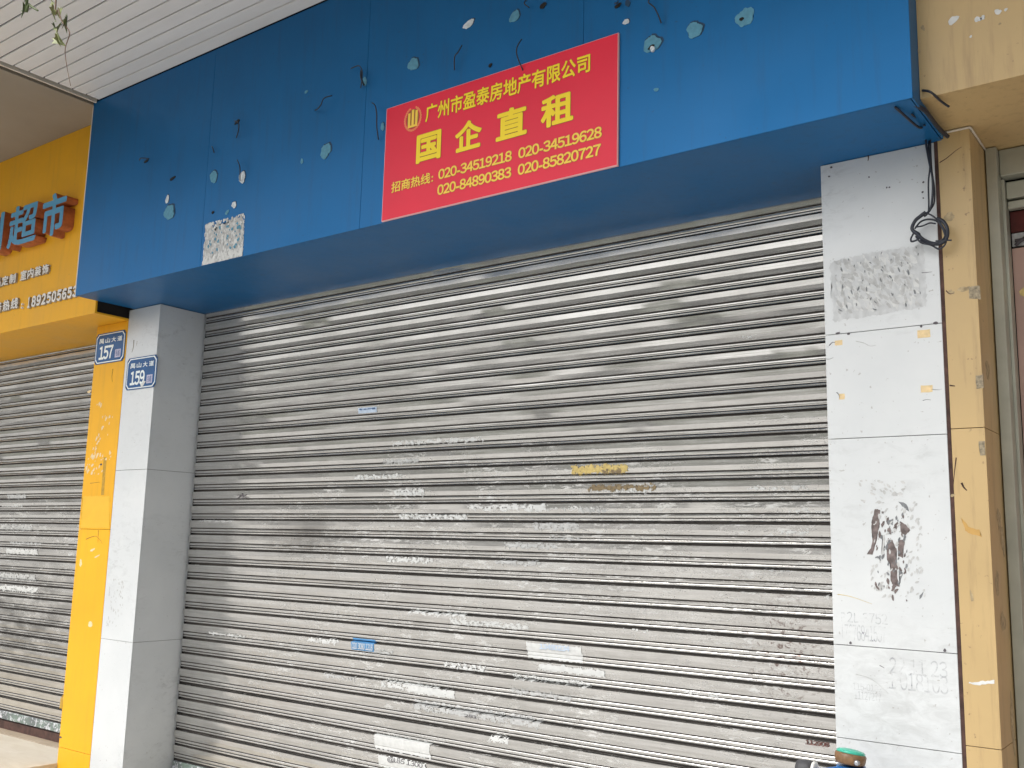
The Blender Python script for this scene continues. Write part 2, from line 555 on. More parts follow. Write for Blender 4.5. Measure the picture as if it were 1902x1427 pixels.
tag(st2, "pale stone slab in front of the left shutter", kind="structure")
st3 = box("step", -0.30, 4.4, 3.45, 3.795, 0.004, 0.16, M_step2)
tag(st3, "stone step under the middle shutter", kind="structure")

# ceiling: strips that run along the shops
CY0 = 1.50
ceil = box("ceiling", -9, 16, CY0, 3.80, ZT + 0.016, ZT + 0.30, M_blackgap)
tag(ceil, "arcade ceiling of narrow cream strips", kind="structure")
strip_me = None
k = 0
y = F - 0.004
while y > CY0 + 0.05:
    if strip_me is None:
        o = box("ceiling_strip", -0.215, 15.0, y - 0.0788, y, ZT, ZT + 0.012, M_strip, ceil, bevel=0.0025)
        strip_me = o.data
        y_first = y
    else:
        o = link("ceiling_strip", strip_me, None, ceil)
        o.location = (random.uniform(-0.004, 0.004), y - y_first, random.uniform(-0.0012, 0.0012))
    y -= 0.0866
box("ceiling_strip", XR + 0.004, 15.0, F, 3.80, ZT, ZT + 0.012, M_strip, ceil)
box("ceiling_board", -9, -0.295, CY0, 3.80, ZT - 0.010, ZT + 0.014, M_ceil_plain, ceil)
box("trim_rail", -0.252, -0.238, CY0, F - 0.004, ZT - 0.012, ZT + 0.012, M_trim, ceil)
box("edge_board", -9, 15, CY0 - 0.03, CY0 - 0.002, ZT - 0.02, ZT + 0.32, M_trim, ceil)

# ------------------------------------------------------------------ blue fascia box
fas = thing("blue_fascia", "long blue box fascia with torn glue spots and cut wires above the middle shutter", "fascia", (2.07, 3.3, ZF))
box("box_frame", XL + 0.008, XR - 0.006, F + 0.007, 3.795, ZF + 0.007, ZT - 0.002, M_spotd, fas)
seams = [XL, 0.900, 2.052, 3.225, XR]
for i in range(4):
    a, b = seams[i], seams[i + 1]
    g0 = 0.0 if i == 0 else 0.0007
    g1 = 0.0 if i == 3 else 0.0007
    box("panel", a + g0, b - g1, F, F + 0.005, ZF, ZT - 0.003, M_blue, fas, bevel=0.0008)
sse = [XL, 3.228, XR - 0.008]
for i in range(2):
    a, b = sse[i], sse[i + 1]
    box("soffit_panel", a + 0.0004, b - 0.0004, F + 0.006, 3.78, ZF + (0.0 if i % 2 else 0.001), ZF + 0.006, M_blue, fas)
box("side_panel", XR - 0.005, XR, F + 0.006, 3.37, ZF, ZT - 0.003, M_blue, fas)

# torn holes and glue spots in the cladding: dark offset rim paints their shadow, paler core
def spot(e, mat, rot=0.0, seed=0, rim=True, jag=0.20):
    x, z, rx, rz = e
    s = seed * 7 + 3
    if rim:
        r_ = patch("torn_rim_shade", blob(x + rx * 0.13, z + rz * 0.10, rx * 1.12, rz * 1.10, rot, jag, 34, s), F, 0.0008, M_spotd, fas)
    patch("glue_spot", blob(x, z, rx, rz, rot, jag, 34, s), F, 0.0022, mat, fas)
SP = [
    ((0.5946, 3.2228, 0.0421, 0.0433), M_spot, -0.35, True), ((0.5668, 3.3008, 0.0150, 0.0219), M_spotw, -0.35, True),
    ((0.9618, 3.3462, 0.0297, 0.0315), M_spot, -0.15, True), ((1.1973, 3.2940, 0.0259, 0.0276), M_spotw, 0, True),
    ((1.8037, 3.2964, 0.0333, 0.0351), M_spot, 0, True), ((1.6417, 3.2818, 0.0096, 0.0124), M_spot, 0, False),
    ((1.1480, 3.1592, 0.0174, 0.0173), M_spotw, -0.6, True), ((1.0956, 3.1294, 0.0154, 0.0102), M_spot, 0.3, False),
    ((2.6481, 3.6701, 0.0267, 0.0174), M_spotw, 0.3, True), ((2.8913, 3.6281, 0.0220, 0.0263), M_spot, -0.3, True),
    ((2.3396, 3.5765, 0.0291, 0.0308), M_spot, -0.3, True), ((3.4143, 3.4399, 0.0127, 0.0109), M_spotw, 0, True),
    ((3.5234, 3.3188, 0.0333, 0.0327), M_spot, -0.4, True), ((3.5412, 3.1361, 0.0109, 0.0062), M_spot, 0, False),
    ((3.6939, 3.3211, 0.0314, 0.0287), M_spot, 0, True), ((3.8846, 3.3100, 0.0323, 0.0337), M_spot, 0, False),
    ((1.6426, 3.6337, 0.0117, 0.0071), M_spot, 0, False), ((3.4208, 3.5139, 0.0104, 0.0153), M_spotd, 0, False),
    ((2.0382, 3.5781, 0.0158, 0.0214), M_spot, 0.1, False), ((2.1689, 3.3274, 0.0117, 0.0180), M_spot, 0, True),
]
for i, (e, m, r_, rim) in enumerate(SP):
    spot(e, m, r_, i, rim)
for i, e in enumerate([(0.6007, 3.4127, 0.0249, 0.0078), (0.9798, 3.1510, 0.0090, 0.0074), (2.7724, 3.4483, 0.0099, 0.0072), (0.3352, 3.5691, 0.0212, 0.0065), (3.0329, 3.6294, 0.0171, 0.0105), (3.3789, 3.5167, 0.0141, 0.0077), (1.1260, 3.6069, 0.0199, 0.0090), (3.5212, 3.3068, 0.0144, 0.0063), (3.8727, 3.3057, 0.0088, 0.0060)]):
    patch("hole", blob(*e, 0.3, 0.2, 12, 50 + i), F, 0.0038, M_blackgap, fas)
patch("torn_flap", blob(*(3.5279, 3.2964, 0.0100, 0.0095), 0.5, 0.3, 10, 77), F, 0.008, M_spotw, fas)

# cut wires sticking out
def wire(pts, lift=0.03, r=0.0028):
    n = len(pts)
    P3 = [(x, F - 0.004 - lift * math.sin(math.pi * (0.15 + 0.85 * i / (n - 1))) - 0.004, z) for i, (x, z) in enumerate(pts)]
    tube("cut_wire", P3, r, M_wire, fas, 5, 5)
wire([(1.1308, 3.6029), (1.1850, 3.5750), (1.1806, 3.5356), (1.1355, 3.5173)])
wire([(1.1752, 3.3844), (1.2180, 3.3380), (1.2167, 3.3098), (1.1908, 3.2755)])
wire([(1.8495, 3.5517), (1.8102, 3.5432), (1.7941, 3.5150), (1.7581, 3.5053), (1.7200, 3.5177)])
wire([(0.2926, 3.5784), (0.3232, 3.5812), (0.3704, 3.5739)], 0.02)
wire([(0.9474, 3.5112), (0.9675, 3.4918), (0.9604, 3.4757)], 0.015)
wire([(1.9670, 3.6534), (2.0304, 3.6435), (2.0566, 3.6124), (2.0484, 3.5806), (2.0230, 3.5481)])
wire([(2.6330, 3.5706), (2.6257, 3.5338), (2.6027, 3.5209), (2.5838, 3.4776)])
wire([(2.9516, 3.4969), (2.9501, 3.4532), (2.9429, 3.4229), (2.9469, 3.3710)], 0.05)
wire([(2.1253, 3.4406), (2.1672, 3.4093), (2.1832, 3.3646), (2.1695, 3.3171), (2.1527, 3.2679)], 0.05)
wire([(3.5344, 3.4938), (3.5277, 3.4660), (3.5522, 3.4368), (3.5632, 3.4079), (3.5654, 3.3840)])
wire([(3.3742, 3.5204), (3.3883, 3.5114), (3.3835, 3.5305)], 0.02)
wire([(2.9605, 3.6694), (2.9583, 3.6513), (2.9693, 3.6384)], 0.02)
wire([(2.0352, 3.6237), (2.0519, 3.5796), (2.0431, 3.5558)], 0.03, 0.0045)

# scraped-off notice at the lower edge of the fascia
def flakes(name, rect, y, mat, parent, n, size, asp, lean, seed, t=0.0006, bias=None, clamp=True):
    """many small torn flakes, joined: nobody could count them"""
    rnd = random.Random(seed)
    x0, x1, z0, z1 = rect
    bm = bmesh.new()
    for k in range(n):
        cx, cz = rnd.uniform(x0, x1), rnd.uniform(z0, z1)
        if bias and not bias(cx, cz, rnd): continue
        s = size * rnd.uniform(0.4, 1.5)
        if not clamp and (cx - x0 < s * asp or x1 - cx < s * asp or cz - z0 < s * asp or z1 - cz < s * asp): continue
        a = lean + rnd.gauss(0, 0.35)
        dy = t + rnd.uniform(0, 0.0006)
        vv = []
        m = rnd.choice((5, 6, 7))
        for i in range(m):
            th = 2 * math.pi * i / m
            ex, ez = s * math.cos(th) * rnd.uniform(0.6, 1.2), s * asp * math.sin(th) * rnd.uniform(0.6, 1.2)
            px_, pz_ = cx + ex * math.cos(a) - ez * math.sin(a), cz + ex * math.sin(a) + ez * math.cos(a)
            vv.append(bm.verts.new((min(max(px_, x0), x1), y - dy, min(max(pz_, z0), z1))))
        try: bm.faces.new(vv[::-1])
        except ValueError: pass
    me = bpy.data.meshes.new(name)
    bm.to_mesh(me); bm.free()
    local(me, parent)
    o = link(name, me, mat, parent)
    o['kind'] = 'stuff'
    return o
res_pts = [(0.9184, 2.8774), (0.9322, 2.9868), (0.9288, 3.0535), (0.9194, 3.0956), (0.9678, 3.1013), (0.9940, 3.0651), (1.0184, 3.0437), (1.0412, 3.0739), (1.1104, 3.0728), (1.1607, 3.0807), (1.2231, 3.0861), (1.2369, 3.0334), (1.2358, 2.9642), (1.2450, 2.9157), (1.2373, 2.8701)]
zb = ZF + 0.001
res_pts = [(x, max(z, zb)) for x, z in res_pts]
patch("scraped_notice", [(x, max(z, zb)) for x, z in jagged(res_pts, 0.003, 0.008, 4)], F, 0.0006, M_paperg, fas)
xa = min(p[0] for p in res_pts); xb = max(p[0] for p in res_pts)
rr = (xa + 0.004, xb - 0.002, zb, 3.10)
flakes("paper_flakes", rr, F, M_paper, fas, 330, 0.006, 2.0, 0.1, 11, 0.0012)
flakes("paper_flakes", rr, F, M_paperg, fas, 110, 0.006, 1.8, 0.2, 12, 0.0024)
flakes("paper_flakes", (rr[0], rr[1], rr[2], rr[2] + 0.045), F, M_paper, fas, 90, 0.009, 1.6, 0.0, 14, 0.0022)
flakes("paper_flakes", (rr[0] + 0.03, rr[1] - 0.02, rr[2] + 0.05, rr[3] - 0.03), F, M_spot, fas, 45, 0.006, 1.4, 0.2, 13, 0.0028)

# ------------------------------------------------------------------ red poster
pos = thing("rental_poster", "red rental poster with yellow characters and phone numbers on the blue fascia", "poster", (2.79, F - 0.006, 2.886))
PX0, PX1, PZ0, PZ1 = 2.198, 3.387, 2.8785, 3.401
py = F - 0.010
box("board", PX0, PX1, py, F - 0.001, PZ0, PZ1, M_redside, pos)
box("printed_face", PX0 + 0.003, PX1 - 0.003, py - 0.0008, py - 0.0001, PZ0 + 0.004, PZ1 - 0.002, M_red, pos)
PY = py - 0.0012
def printed(s, x0, x1, z0, z1, bold, edge, mat=None):
    ref = None
    me = text_mesh(s, bold); ref = ext(me); bpy.data.meshes.remove(me)
    letters("lettering", s, x0, x1, z0, z1, PY - 0.0010, mat or M_gold, pos, bold, 0, ref)
    letters("lettering_outline", s, x0, x1, z0, z1, PY, M_goldedge, pos, bold + edge, 0, ref)
# corner points of each line on the poster, metres
a0 = (2.4331, 3.2755); a1 = (3.2649, 3.2842); h0 = (2.4297, 3.3450); h1 = (3.2641, 3.3458)
TT0, TT1 = (2.4422, 3.2781)[1], (3.2178, 3.3570)[1]
GZ0, GZ1 = (2.3927, 3.0996)[1], (3.1805, 3.2284)[1]
printed("广州市盈泰房地产有限公司", a0[0], a1[0], TT0, TT1, 0.022, 0.020)
bx = [((2.3886, 3.2397), (2.5273, 3.2067)), ((2.6048, 3.1882), (2.7463, 3.1546)), ((2.8201, 3.1831), (2.9739, 3.1454)), ((3.0406, 3.1737), (3.1918, 3.1356))]
for ch, (l, r_) in zip("国企直租", bx):
    printed(ch, l[0], r_[0], GZ0, GZ1, 0.034, 0.014)
RA0, RA1 = 3.0030, 3.0480
RB0, RB1 = 2.9345, 2.9800
printed("招商热线:", (2.2507, 3.0490)[0], (2.4909, 3.0234)[0], 2.9980, 3.0470, 0.020, 0.018, M_gold2)
printed("020-34519218", (2.5199, 3.0411)[0], (2.9033, 3.0269)[0], RA0, RA1, 0.030, 0.022, M_gold2)
printed("020-34519628", (2.9353, 3.0197)[0], (3.3200, 3.0288)[0], RA0, RA1, 0.030, 0.022, M_gold2)
printed("020-84890383", (2.5173, 2.9705)[0], (2.9026, 2.9596)[0], RB0, RB1, 0.030, 0.022, M_gold2)
printed("020-85820727", (2.9345, 2.9529)[0], (3.3161, 2.9557)[0], RB0, RB1, 0.030, 0.022, M_gold2)

# round emblem: three joined bars inside a laurel wreath
ec = (2.3596, 3.3157)
def flat(name, polys, y, mat, parent):
    verts, faces = [], []
    for pl in polys:
        b0 = len(verts)
        verts += [(x, y, z) for x, z in pl]
        faces.append(tuple(range(b0, b0 + len(pl))))
    me = mesh_from(verts, faces)
    bm = bmesh.new(); bm.from_mesh(me)
    for f in bm.faces:
        if f.normal.y > 0: f.normal_flip()
    bm.to_mesh(me); bm.free()
    local(me, parent)
    return link(name, me, mat, parent)
E_R = 0.052
def rect(x0, x1, z0, z1): return [(x0, z0), (x1, z0), (x1, z1), (x0, z1)]
bars = [rect(ec[0] + dx - 0.0065, ec[0] + dx + 0.0065, ec[1] - 0.030, ec[1] + hh) for dx, hh in ((-0.021, 0.028), (0.0, 0.040), (0.021, 0.034))]
bars.append(rect(ec[0] - 0.0274, ec[0] + 0.0274, ec[1] - 0.040, ec[1] - 0.0302))
flat("emblem_bars", bars, PY - 0.0006, M_gold2, pos)
disc = [(ec[0] + 0.036 * math.cos(a * math.pi / 16), ec[1] - 0.001 + 0.044 * math.sin(a * math.pi / 16)) for a in range(32)]
flat("emblem_disc", [disc], PY, M_goldedge, pos)
wre = []
for k in range(26):
    a = R(-245 + k * (310 / 25.0)) 
    if k in (12, 13): pass
    cxw, czw = ec[0] + 0.046 * math.cos(a), ec[1] - 0.002 + 0.052 * math.sin(a)
    wre.append(blob(cxw, czw, 0.0085, 0.0048, a + 1.1, 0.1, 8, k))
flat("emblem_wreath", wre, PY - 0.0004, M_salmon, pos)

# ------------------------------------------------------------------ roller shutters
PITCH = 0.08615
# profile of one slat, t = share of the pitch measured down, p = how far it stands out of the plane
PROF = [(0.000, 0.0040), (0.006, 0.0178), (0.262, 0.0155), (0.270, 0.0153), (0.490, 0.0105), (0.500, 0.0090),
        (0.512, -0.0010), (0.558, -0.0020), (0.570, 0.0062), (0.590, 0.0072), (0.640, 0.0069), (0.690, 0.0060), (0.722, 0.0045), (0.735, -0.0060),
        (0.765, -0.0060), (0.773, 0.0054), (0.790, 0.0061), (0.850, 0.0053), (0.870, 0.0040), (0.878, -0.0080), (0.90, -0.0130), (0.982, -0.0130), (0.990, -0.0020)]
SY = S + 0.004
def prof_at(z, ztop):
    t = ((ztop - z) / PITCH) % 1.0
    for (a, pa), (b, pb) in zip(PROF, PROF[1:] + [(1.0, PROF[0][1])]):
        if a <= t <= b: return pa + (pb - pa) * (t - a) / max(1e-9, b - a)
    return 0.0
def slat_mesh(x0, x1, ox, oz, seed=0, nx=90):
    rnd = random.Random(seed)
    verts, faces = [], []
    dents = [(rnd.uniform(x0, x1) - ox, rnd.uniform(0.04, 0.12), rnd.uniform(0.001, 0.0035), rnd.uniform(0.1, 0.5)) for _ in range(3)]
    for i in range(nx + 1):
        x = x0 + (x1 - x0) * i / nx - ox
        tw = 0.0030 * noise.noise(Vector((x * 2.1, seed * 2.9, 9))) + 0.0015 * noise.noise(Vector((x * 6.3, seed * 1.9, 3)))
        wob = 0.0010 * noise.noise(Vector((x * 1.7, seed * 3.1, 0)))
        sag = 0.0012 * noise.noise(Vector((x * 0.9, seed * 5.7, 4)))
        for t, p in PROF + [(1.0, 0.0040)]:
            dn = sum(d_ * math.exp(-((x - dx) / w_) ** 2 - ((t - tt) / 0.2) ** 2) for dx, w_, d_, tt in dents)
            verts.append((x, -(p + wob + tw * (t - 0.4) - dn), -t * PITCH + sag * (1 if 0.05 < t < 0.9 else 0)))
    m = len(PROF) + 1
    for i in range(nx):
        for j in range(m - 1):
            faces.append((i * m + j, i * m + j + 1, (i + 1) * m + j + 1, (i + 1) * m + j))
    me = mesh_from(verts, faces)
    bm = bmesh.new(); bm.from_mesh(me)
    for f in bm.faces:
        if f.normal.y > 0: f.normal_flip()
        f.smooth = True
    bm.to_mesh(me); bm.free()
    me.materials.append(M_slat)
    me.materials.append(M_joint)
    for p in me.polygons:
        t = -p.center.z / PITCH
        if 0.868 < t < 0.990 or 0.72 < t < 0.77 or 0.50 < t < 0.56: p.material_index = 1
    return me
SMOOTH_ANGLE = R(5)
def shutter(name, label, x0, x1, ztop, zbot, loc):
    t = thing(name, label, "roller shutter", loc, "roller shutters")
    variants = []
    for s_ in range(11):
        me = slat_mesh(x0, x1, loc[0], loc[2], s_ + int(abs(x0) * 10))
        variants.append(me)
    n = int(math.ceil((ztop - zbot) / PITCH - 1e-6))
    for k in range(n):
        o = link("slat", variants[(k * 7 + k // 11) % 11], None, t)
        o.location = (random.uniform(-0.0012, 0.0012), SY - loc[1] + random.uniform(-0.0008, 0.0008), ztop - k * PITCH - loc[2] + random.uniform(-0.0010, 0.0010))
        o.rotation_euler = (random.uniform(-0.012, 0.012), random.uniform(-0.0006, 0.0006), 0)
    return t, n
# the middle one
ZT1 = 2.808 + PITCH
n1 = 30
sh, n1 = shutter("roller_shutter", "wide dirty grey roller shutter with torn paper remains under the blue fascia", 0.013, 4.02, ZT1, 0.27, (2.0, SY, 0.163))
zb1 = ZT1 - n1 * PITCH
box("bottom_bar", 0.013, 4.02, SY - 0.016, SY + 0.012, 0.170, zb1 - 0.001, M_bar, sh, bevel=0.003)
box("guide_rail", 0.0005, 0.0115, SY + 0.001, SY + 0.04, 0.164, ZF - 0.002, M_blackgap, sh)
# the left one
ZT2 = 2.775 + PITCH
sh2, n2 = shutter("roller_shutter", "grey roller shutter partly in view left of the yellow pillar", -4.2, -0.60, ZT2, 0.28, (-2.4, SY, 0.163))
zb2 = ZT2 - n2 * PITCH
box("bottom_bar", -4.2, -0.60, SY - 0.016, SY + 0.012, 0.222, zb2 - 0.001, M_bar, sh2, bevel=0.003)
sill = box("door_sill", -4.2, -0.60, SY - 0.022, SY + 0.02, 0.164, 0.214, M_brown)
tag(sill, "rust brown sill under the left roller shutter", "sill")

# paper and tape that follow the slats
def on_slats(name, x0, x1, z0, z1, mat, parent, ztop, seed=0, hole=0.0, edge=0.35, lift=0.0012, cell=0.004, stuff=False):
    rnd = random.Random(seed)
    nx = max(2, int((x1 - x0) / cell)); nz = max(2, int((z1 - z0) / cell))
    verts, faces = [], []
    for i in range(nx + 1):
        for j in range(nz + 1):
            x = x0 + (x1 - x0) * i / nx; z = z0 + (z1 - z0) * j / nz
            p = max(prof_at(z, ztop), prof_at(z + 0.002, ztop), prof_at(z - 0.002, ztop))
            verts.append((x, SY - p - lift, z))
    for i in range(nx):
        for j in range(nz):
            u, v = (i + 0.5) / nx, (j + 0.5) / nz
            d = min(u, 1 - u) * (x1 - x0), min(v, 1 - v) * (z1 - z0)
            nv = noise.noise(Vector((i * cell * 60 + seed, j * cell * 90, seed * 1.3)))
            nv2 = noise.noise(Vector((i * cell * 200 + seed, j * cell * 260, seed * 2.3)))
            if min(d) < edge * 0.02 * (1 + 1.4 * nv + nv2): continue
            if hole and nv + 0.6 * nv2 > 1 - hole: continue
            a = i * (nz + 1) + j
            faces.append((a, a + nz + 1, a + nz + 2, a + 1))
    if not faces: return None
    me = mesh_from(verts, faces)
    bm = bmesh.new(); bm.from_mesh(me)
    bmesh.ops.delete(bm, geom=[v for v in bm.verts if not v.link_faces], context='VERTS')
    bm.to_mesh(me); bm.free()
    local(me, parent)
    o = link(name, me, mat, parent)
    if stuff: o['kind'] = 'stuff'
    return o
def sp(e): return (e[0] - e[2], e[0] + e[2], e[1] - e[3], e[1] + e[3])
tp = on_slats("yellow_tape", *sp((2.8858, 1.8344, 0.1479, 0.0245)), M_tape, sh, ZT1, 3, 0.08, 0.45)
tag(tp, "yellowed strip of old tape on the middle shutter")
tp = on_slats("yellow_tape", *sp((2.9483, 1.8258, 0.0511, 0.0185)), M_taped, sh, ZT1, 8, 0.55, 0.6, 0.0022)
tp = on_slats("brown_tape", *sp((3.0021, 1.7534, 0.1745, 0.0194)), M_taped, sh, ZT1, 5, 0.28, 0.5)
tag(tp, "torn brown strip of tape on the middle shutter")
on_slats("paper_remains", *sp((2.9890, 1.7399, 0.1591, 0.0126)), M_paper, sh, ZT1, 6, 0.4, 0.5, 0.0008)
SCR = [(2.6651, 1.5872, 0.1325, 0.0236), (3.6832, 1.7411, 0.1298, 0.0124), (2.3878, 1.6711, 0.2332, 0.0222), (2.5294, 1.4998, 0.1489, 0.0191), (1.7989, 1.4177, 0.1606, 0.0209), (1.5530, 1.8303, 0.1724, 0.0166), (1.7065, 1.9058, 0.1297, 0.0191),
       (1.7811, 1.7477, 0.1086, 0.0241), (2.7435, 1.6652, 0.1273, 0.0118), (2.8550, 1.6580, 0.0823, 0.0162), (3.8082, 1.6524, 0.0829, 0.0101), (3.7543, 1.5756, 0.0630, 0.0141), (2.4564, 1.4237, 0.1362, 0.0168), (1.9291, 1.6282, 0.2264, 0.0182),
       (0.4259, 0.9595, 0.1674, 0.0147), (1.3510, 0.8168, 0.1167, 0.0158), (2.1609, 0.9366, 0.1284, 0.0192), (1.8312, 0.8196, 0.1909, 0.0273), (2.2322, 0.7410, 0.3764, 0.0282), (2.3741, 0.6488, 0.0631, 0.0252), (2.6445, 0.9230, 0.2121, 0.0180),
       (2.5889, 0.8609, 0.1718, 0.0181), (1.9854, 1.1698, 0.1860, 0.0175), (2.2961, 1.1397, 0.2344, 0.0192), (2.7033, 1.5359, 0.0854, 0.0141), (1.2185, 0.9883, 0.1209, 0.0189), (3.8814, 1.3423, 0.0220, 0.0136),
       (3.6771, 1.4287, 0.0641, 0.0101), (1.9464, 1.9967, 0.2985, 0.0160), (3.5826, 2.3494, 0.0457, 0.0088), (1.6076, 0.9598, 0.1104, 0.0181), (3.0700, 1.1680, 0.0634, 0.0087), (3.3598, 0.9410, 0.0808, 0.0102), (0.2557, 1.5996, 0.1765, 0.0125)]
for i, e in enumerate(SCR):
    on_slats("paper_remains", *sp(e), M_paper if i % 3 else M_paperg, sh, ZT1, 20 + i, 0.75, 0.5, 0.0009, 0.0035, True)
# notices still mostly whole
o = on_slats("paper_notice", *sp((2.6646, 1.0448, 0.1469, 0.0363)), M_paper, sh, ZT1, 61, 0.05, 0.12)
if o: tag(o, "pale notice with faint print on the lower slats")
on_slats("paper_notice", *sp((2.7551, 0.9782, 0.1718, 0.0201)), M_paper, sh, ZT1, 62, 0.12, 0.3)
on_slats("paper_notice", *sp((1.7942, 0.5423, 0.1822, 0.0391)), M_paper, sh, ZT1, 63, 0.06, 0.12)
on_slats("paper_notice", *sp((1.7991, 0.4545, 0.1555, 0.0291)), M_paper, sh, ZT1, 64, 0.05, 0.12)
on_slats("paper_notice", *sp((1.9689, 0.8087, 0.1509, 0.0220)), M_paper, sh, ZT1, 65, 0.12, 0.25)
M_stkb = plain("blue_sticker", (0.07, 0.26, 0.52), 0.4, 0.15, 40)
M_stkp = plain("pale_blue_sticker", (0.55, 0.66, 0.80), 0.4, 0.1, 40)
e = (1.5047, 0.9883, 0.0792, 0.0288)
o = on_slats("sticker", *sp(e), M_stkb, sh, ZT1, 70, 0, 0.02)
if o: tag(o, "small blue phone sticker on the lower slats")
letters("lettering", "020 3080 1218", e[0] - e[2] * 0.92, e[0] + e[2] * 0.92, e[1] - e[3] * 0.8, e[1] + e[3] * 0.25, SY - 0.0185, M_letwhite, sh, 0.008)
e = (1.4606, 2.1819, 0.0673, 0.0143)
o = on_slats("sticker", *sp(e), M_stkp, sh, ZT1, 71, 0, 0.02)
if o: tag(o, "small pale blue sticker on the upper slats")
letters("lettering", "专业开锁", e[0] - e[2] * 0.9, e[0] + e[2] * 0.9, e[1] + e[3] * 0.05, e[1] + e[3] * 0.75, SY - 0.0185, M_signblue, sh, 0.02)
e = (2.6698, 1.0657, 0.0790, 0.0114)
letters("lettering", "13480234", e[0] - e[2], e[0] + e[2], e[1] - e[3], e[1] + e[3], SY - 0.0185, M_stkp, sh, 0.03)
e = (1.8227, 0.4677, 0.1134, 0.0133)
letters("lettering", "@185 1300", e[0] - e[2], e[0] + e[2], e[1] - e[3], e[1] + e[3], SY - 0.0185, M_inkd, sh, 0.01)
e = (2.2202, 0.7255, 0.0439, 0.0070)
letters("lettering", "281.", e[0] - e[2], e[0] + e[2], e[1] - e[3], e[1] + e[3], SY - 0.0185, M_inkd, sh, 0.01)
e = (3.8236, 0.8181, 0.0437, 0.0084)
letters("lettering", "112908", e[0] - e[2], e[0] + e[2], e[1] - e[3], e[1] + e[3], SY - 0.0185, M_rustink, sh, 0.03)
e = (0.4868, 1.7419, 0.0531, 0.0185)
letters("lettering", "水", e[0] - e[2], e[0] + e[2], e[1] - e[3], e[1] + e[3], SY - 0.018, M_inkd, sh, 0.0)
SCR2 = [(-2.0937, 1.7637, 0.1395, 0.0235), (-2.1423, 1.6976, 0.1560, 0.0157), (-2.0333, 1.5426, 0.2292, 0.0269), (-1.9232, 1.3726, 0.2242, 0.0264), (-1.9623, 1.1939, 0.2622, 0.0299), (-1.9457, 1.1119, 0.2984, 0.0260), (-1.8972, 1.4299, 0.2235, 0.0151), (-1.2698, 1.3695, 0.0468, 0.0142)]
for i, e in enumerate(SCR2):
    on_slats("paper_remains", *sp(e), M_paper if i % 2 else M_paperg, sh2, ZT2, 80 + i, 0.6, 0.45, 0.0009, 0.0035, True)

# ------------------------------------------------------------------ pillars
def pillar(name, label, group, loc, x0, x1, joints, mat, side=None, zlow=0.0, core=M_blackgap, depth=3.79, gap=0.002):
    t = thing(name, label, "pillar", loc, group)
    box("core", x0 + 0.008, x1 - 0.008, P + 0.008, depth, zlow + 0.004, joints[-1] - 0.001, core, t)
    zs = [zlow] + joints
    for i in range(len(zs) - 1):
        z0, z1 = zs[i] + (gap / 2 if i else 0.004), zs[i + 1] - gap / 2
        box("tile", x0, x1, P, P + 0.007, z0, z1, mat, t, bevel=0.0009)
        if side in ('+', '+-'):
            box("tile", x1 - 0.0075, x1 - 0.0003, P + 0.0075, depth, z0, z1, mat, t, bevel=0.0006)
    return t
pw1 = pillar("white_pillar", "white clad pillar between the yellow pillar and the middle shutter", "white pillars", (-0.16, P + 0.1, 0), -0.322, 0.0, [0.905, 1.887, ZF - 0.001], M_white, '+')
pw2 = pillar("white_pillar", "white clad pillar with peeled brown marks right of the middle shutter", "white pillars", (4.19, P + 0.1, 0), 4.0, 4.386, [0.25, 0.9039, 1.2005, 1.886, 2.2513, ZF - 0.001], M_white, None)
py_ = pillar("yellow_pillar", "yellow clad pillar beside the left shutter", None, (-0.5, P + 0.1, 0), -0.668, -0.326, [0.252, 1.536, YZ - 0.001], M_yellow, None)
pb = pillar("beige_pillar", "beige clad pillar at the right edge beside the shop door frame", None, (4.45, P + 0.1, 0), 4.3985, 4.4985, [0.93, 1.902, 2.903], M_beige, '+', depth=3.70)
box("seam_filler", 4.3865, 4.398, P + 0.001, P + 0.05, 0.004, 2.90, M_brown, pb)
tube("cornice_bead", [(4.40, P - 0.004, 2.899), (4.5015, P - 0.004, 2.899)], 0.004, M_trim, pb, 6, 1)
tube("cornice_bead", [(4.5025, P - 0.004, 2.899), (4.5025, 3.62, 2.899)], 0.004, M_trim, pb, 6, 1)

# marks on the right white pillar
yp = P
def mark(pts, mat, parent=pw2, t=0.0006, amp=0.0018, step=0.006, seed=0, name="peeled_mark", y=None):
    return patch(name, jagged(pts, amp, step, seed), P if y is None else y, t, mat, parent)
M_peel = plain("peeled_brown", (0.16, 0.13, 0.125), 0.85, 0.5, 55)
mark([(4.1519, 1.6464), (4.1676, 1.6446), (4.1619, 1.5830), (4.1519, 1.5442), (4.1363, 1.4966), (4.1207, 1.4997), (4.1336, 1.5193), (4.1418, 1.5564), (4.1357, 1.5827), (4.1404, 1.6181)], M_peel, seed=1)
mark([(4.1885, 1.5518), (4.2020, 1.5468), (4.2146, 1.5175), (4.2147, 1.4761), (4.2130, 1.4296), (4.2202, 1.3957), (4.1968, 1.4033), (4.1909, 1.4305), (4.1956, 1.4635), (4.1825, 1.4821)], M_peel, seed=2)
mark([(4.2298, 1.6079), (4.2497, 1.5959), (4.2591, 1.5787), (4.2432, 1.5595), (4.2287, 1.5766)], M_peel, seed=3, t=0.0007)
mark([(4.2272, 1.6725), (4.2440, 1.6689), (4.2553, 1.6549), (4.2629, 1.6323), (4.2516, 1.6445), (4.2368, 1.6567)], M_paperd, seed=4)
mark([(4.2207, 1.5453), (4.2411, 1.5474), (4.2338, 1.4904), (4.2205, 1.4952)], M_peel, seed=5, t=0.0005)
mark([(4.2207, 1.4539), (4.2337, 1.4424), (4.2281, 1.4268), (4.2205, 1.4043)], M_paperd, seed=6)
mark([(4.1923, 1.6112), (4.2080, 1.6165), (4.2072, 1.5956), (4.1936, 1.5990)], M_paperd, seed=7)
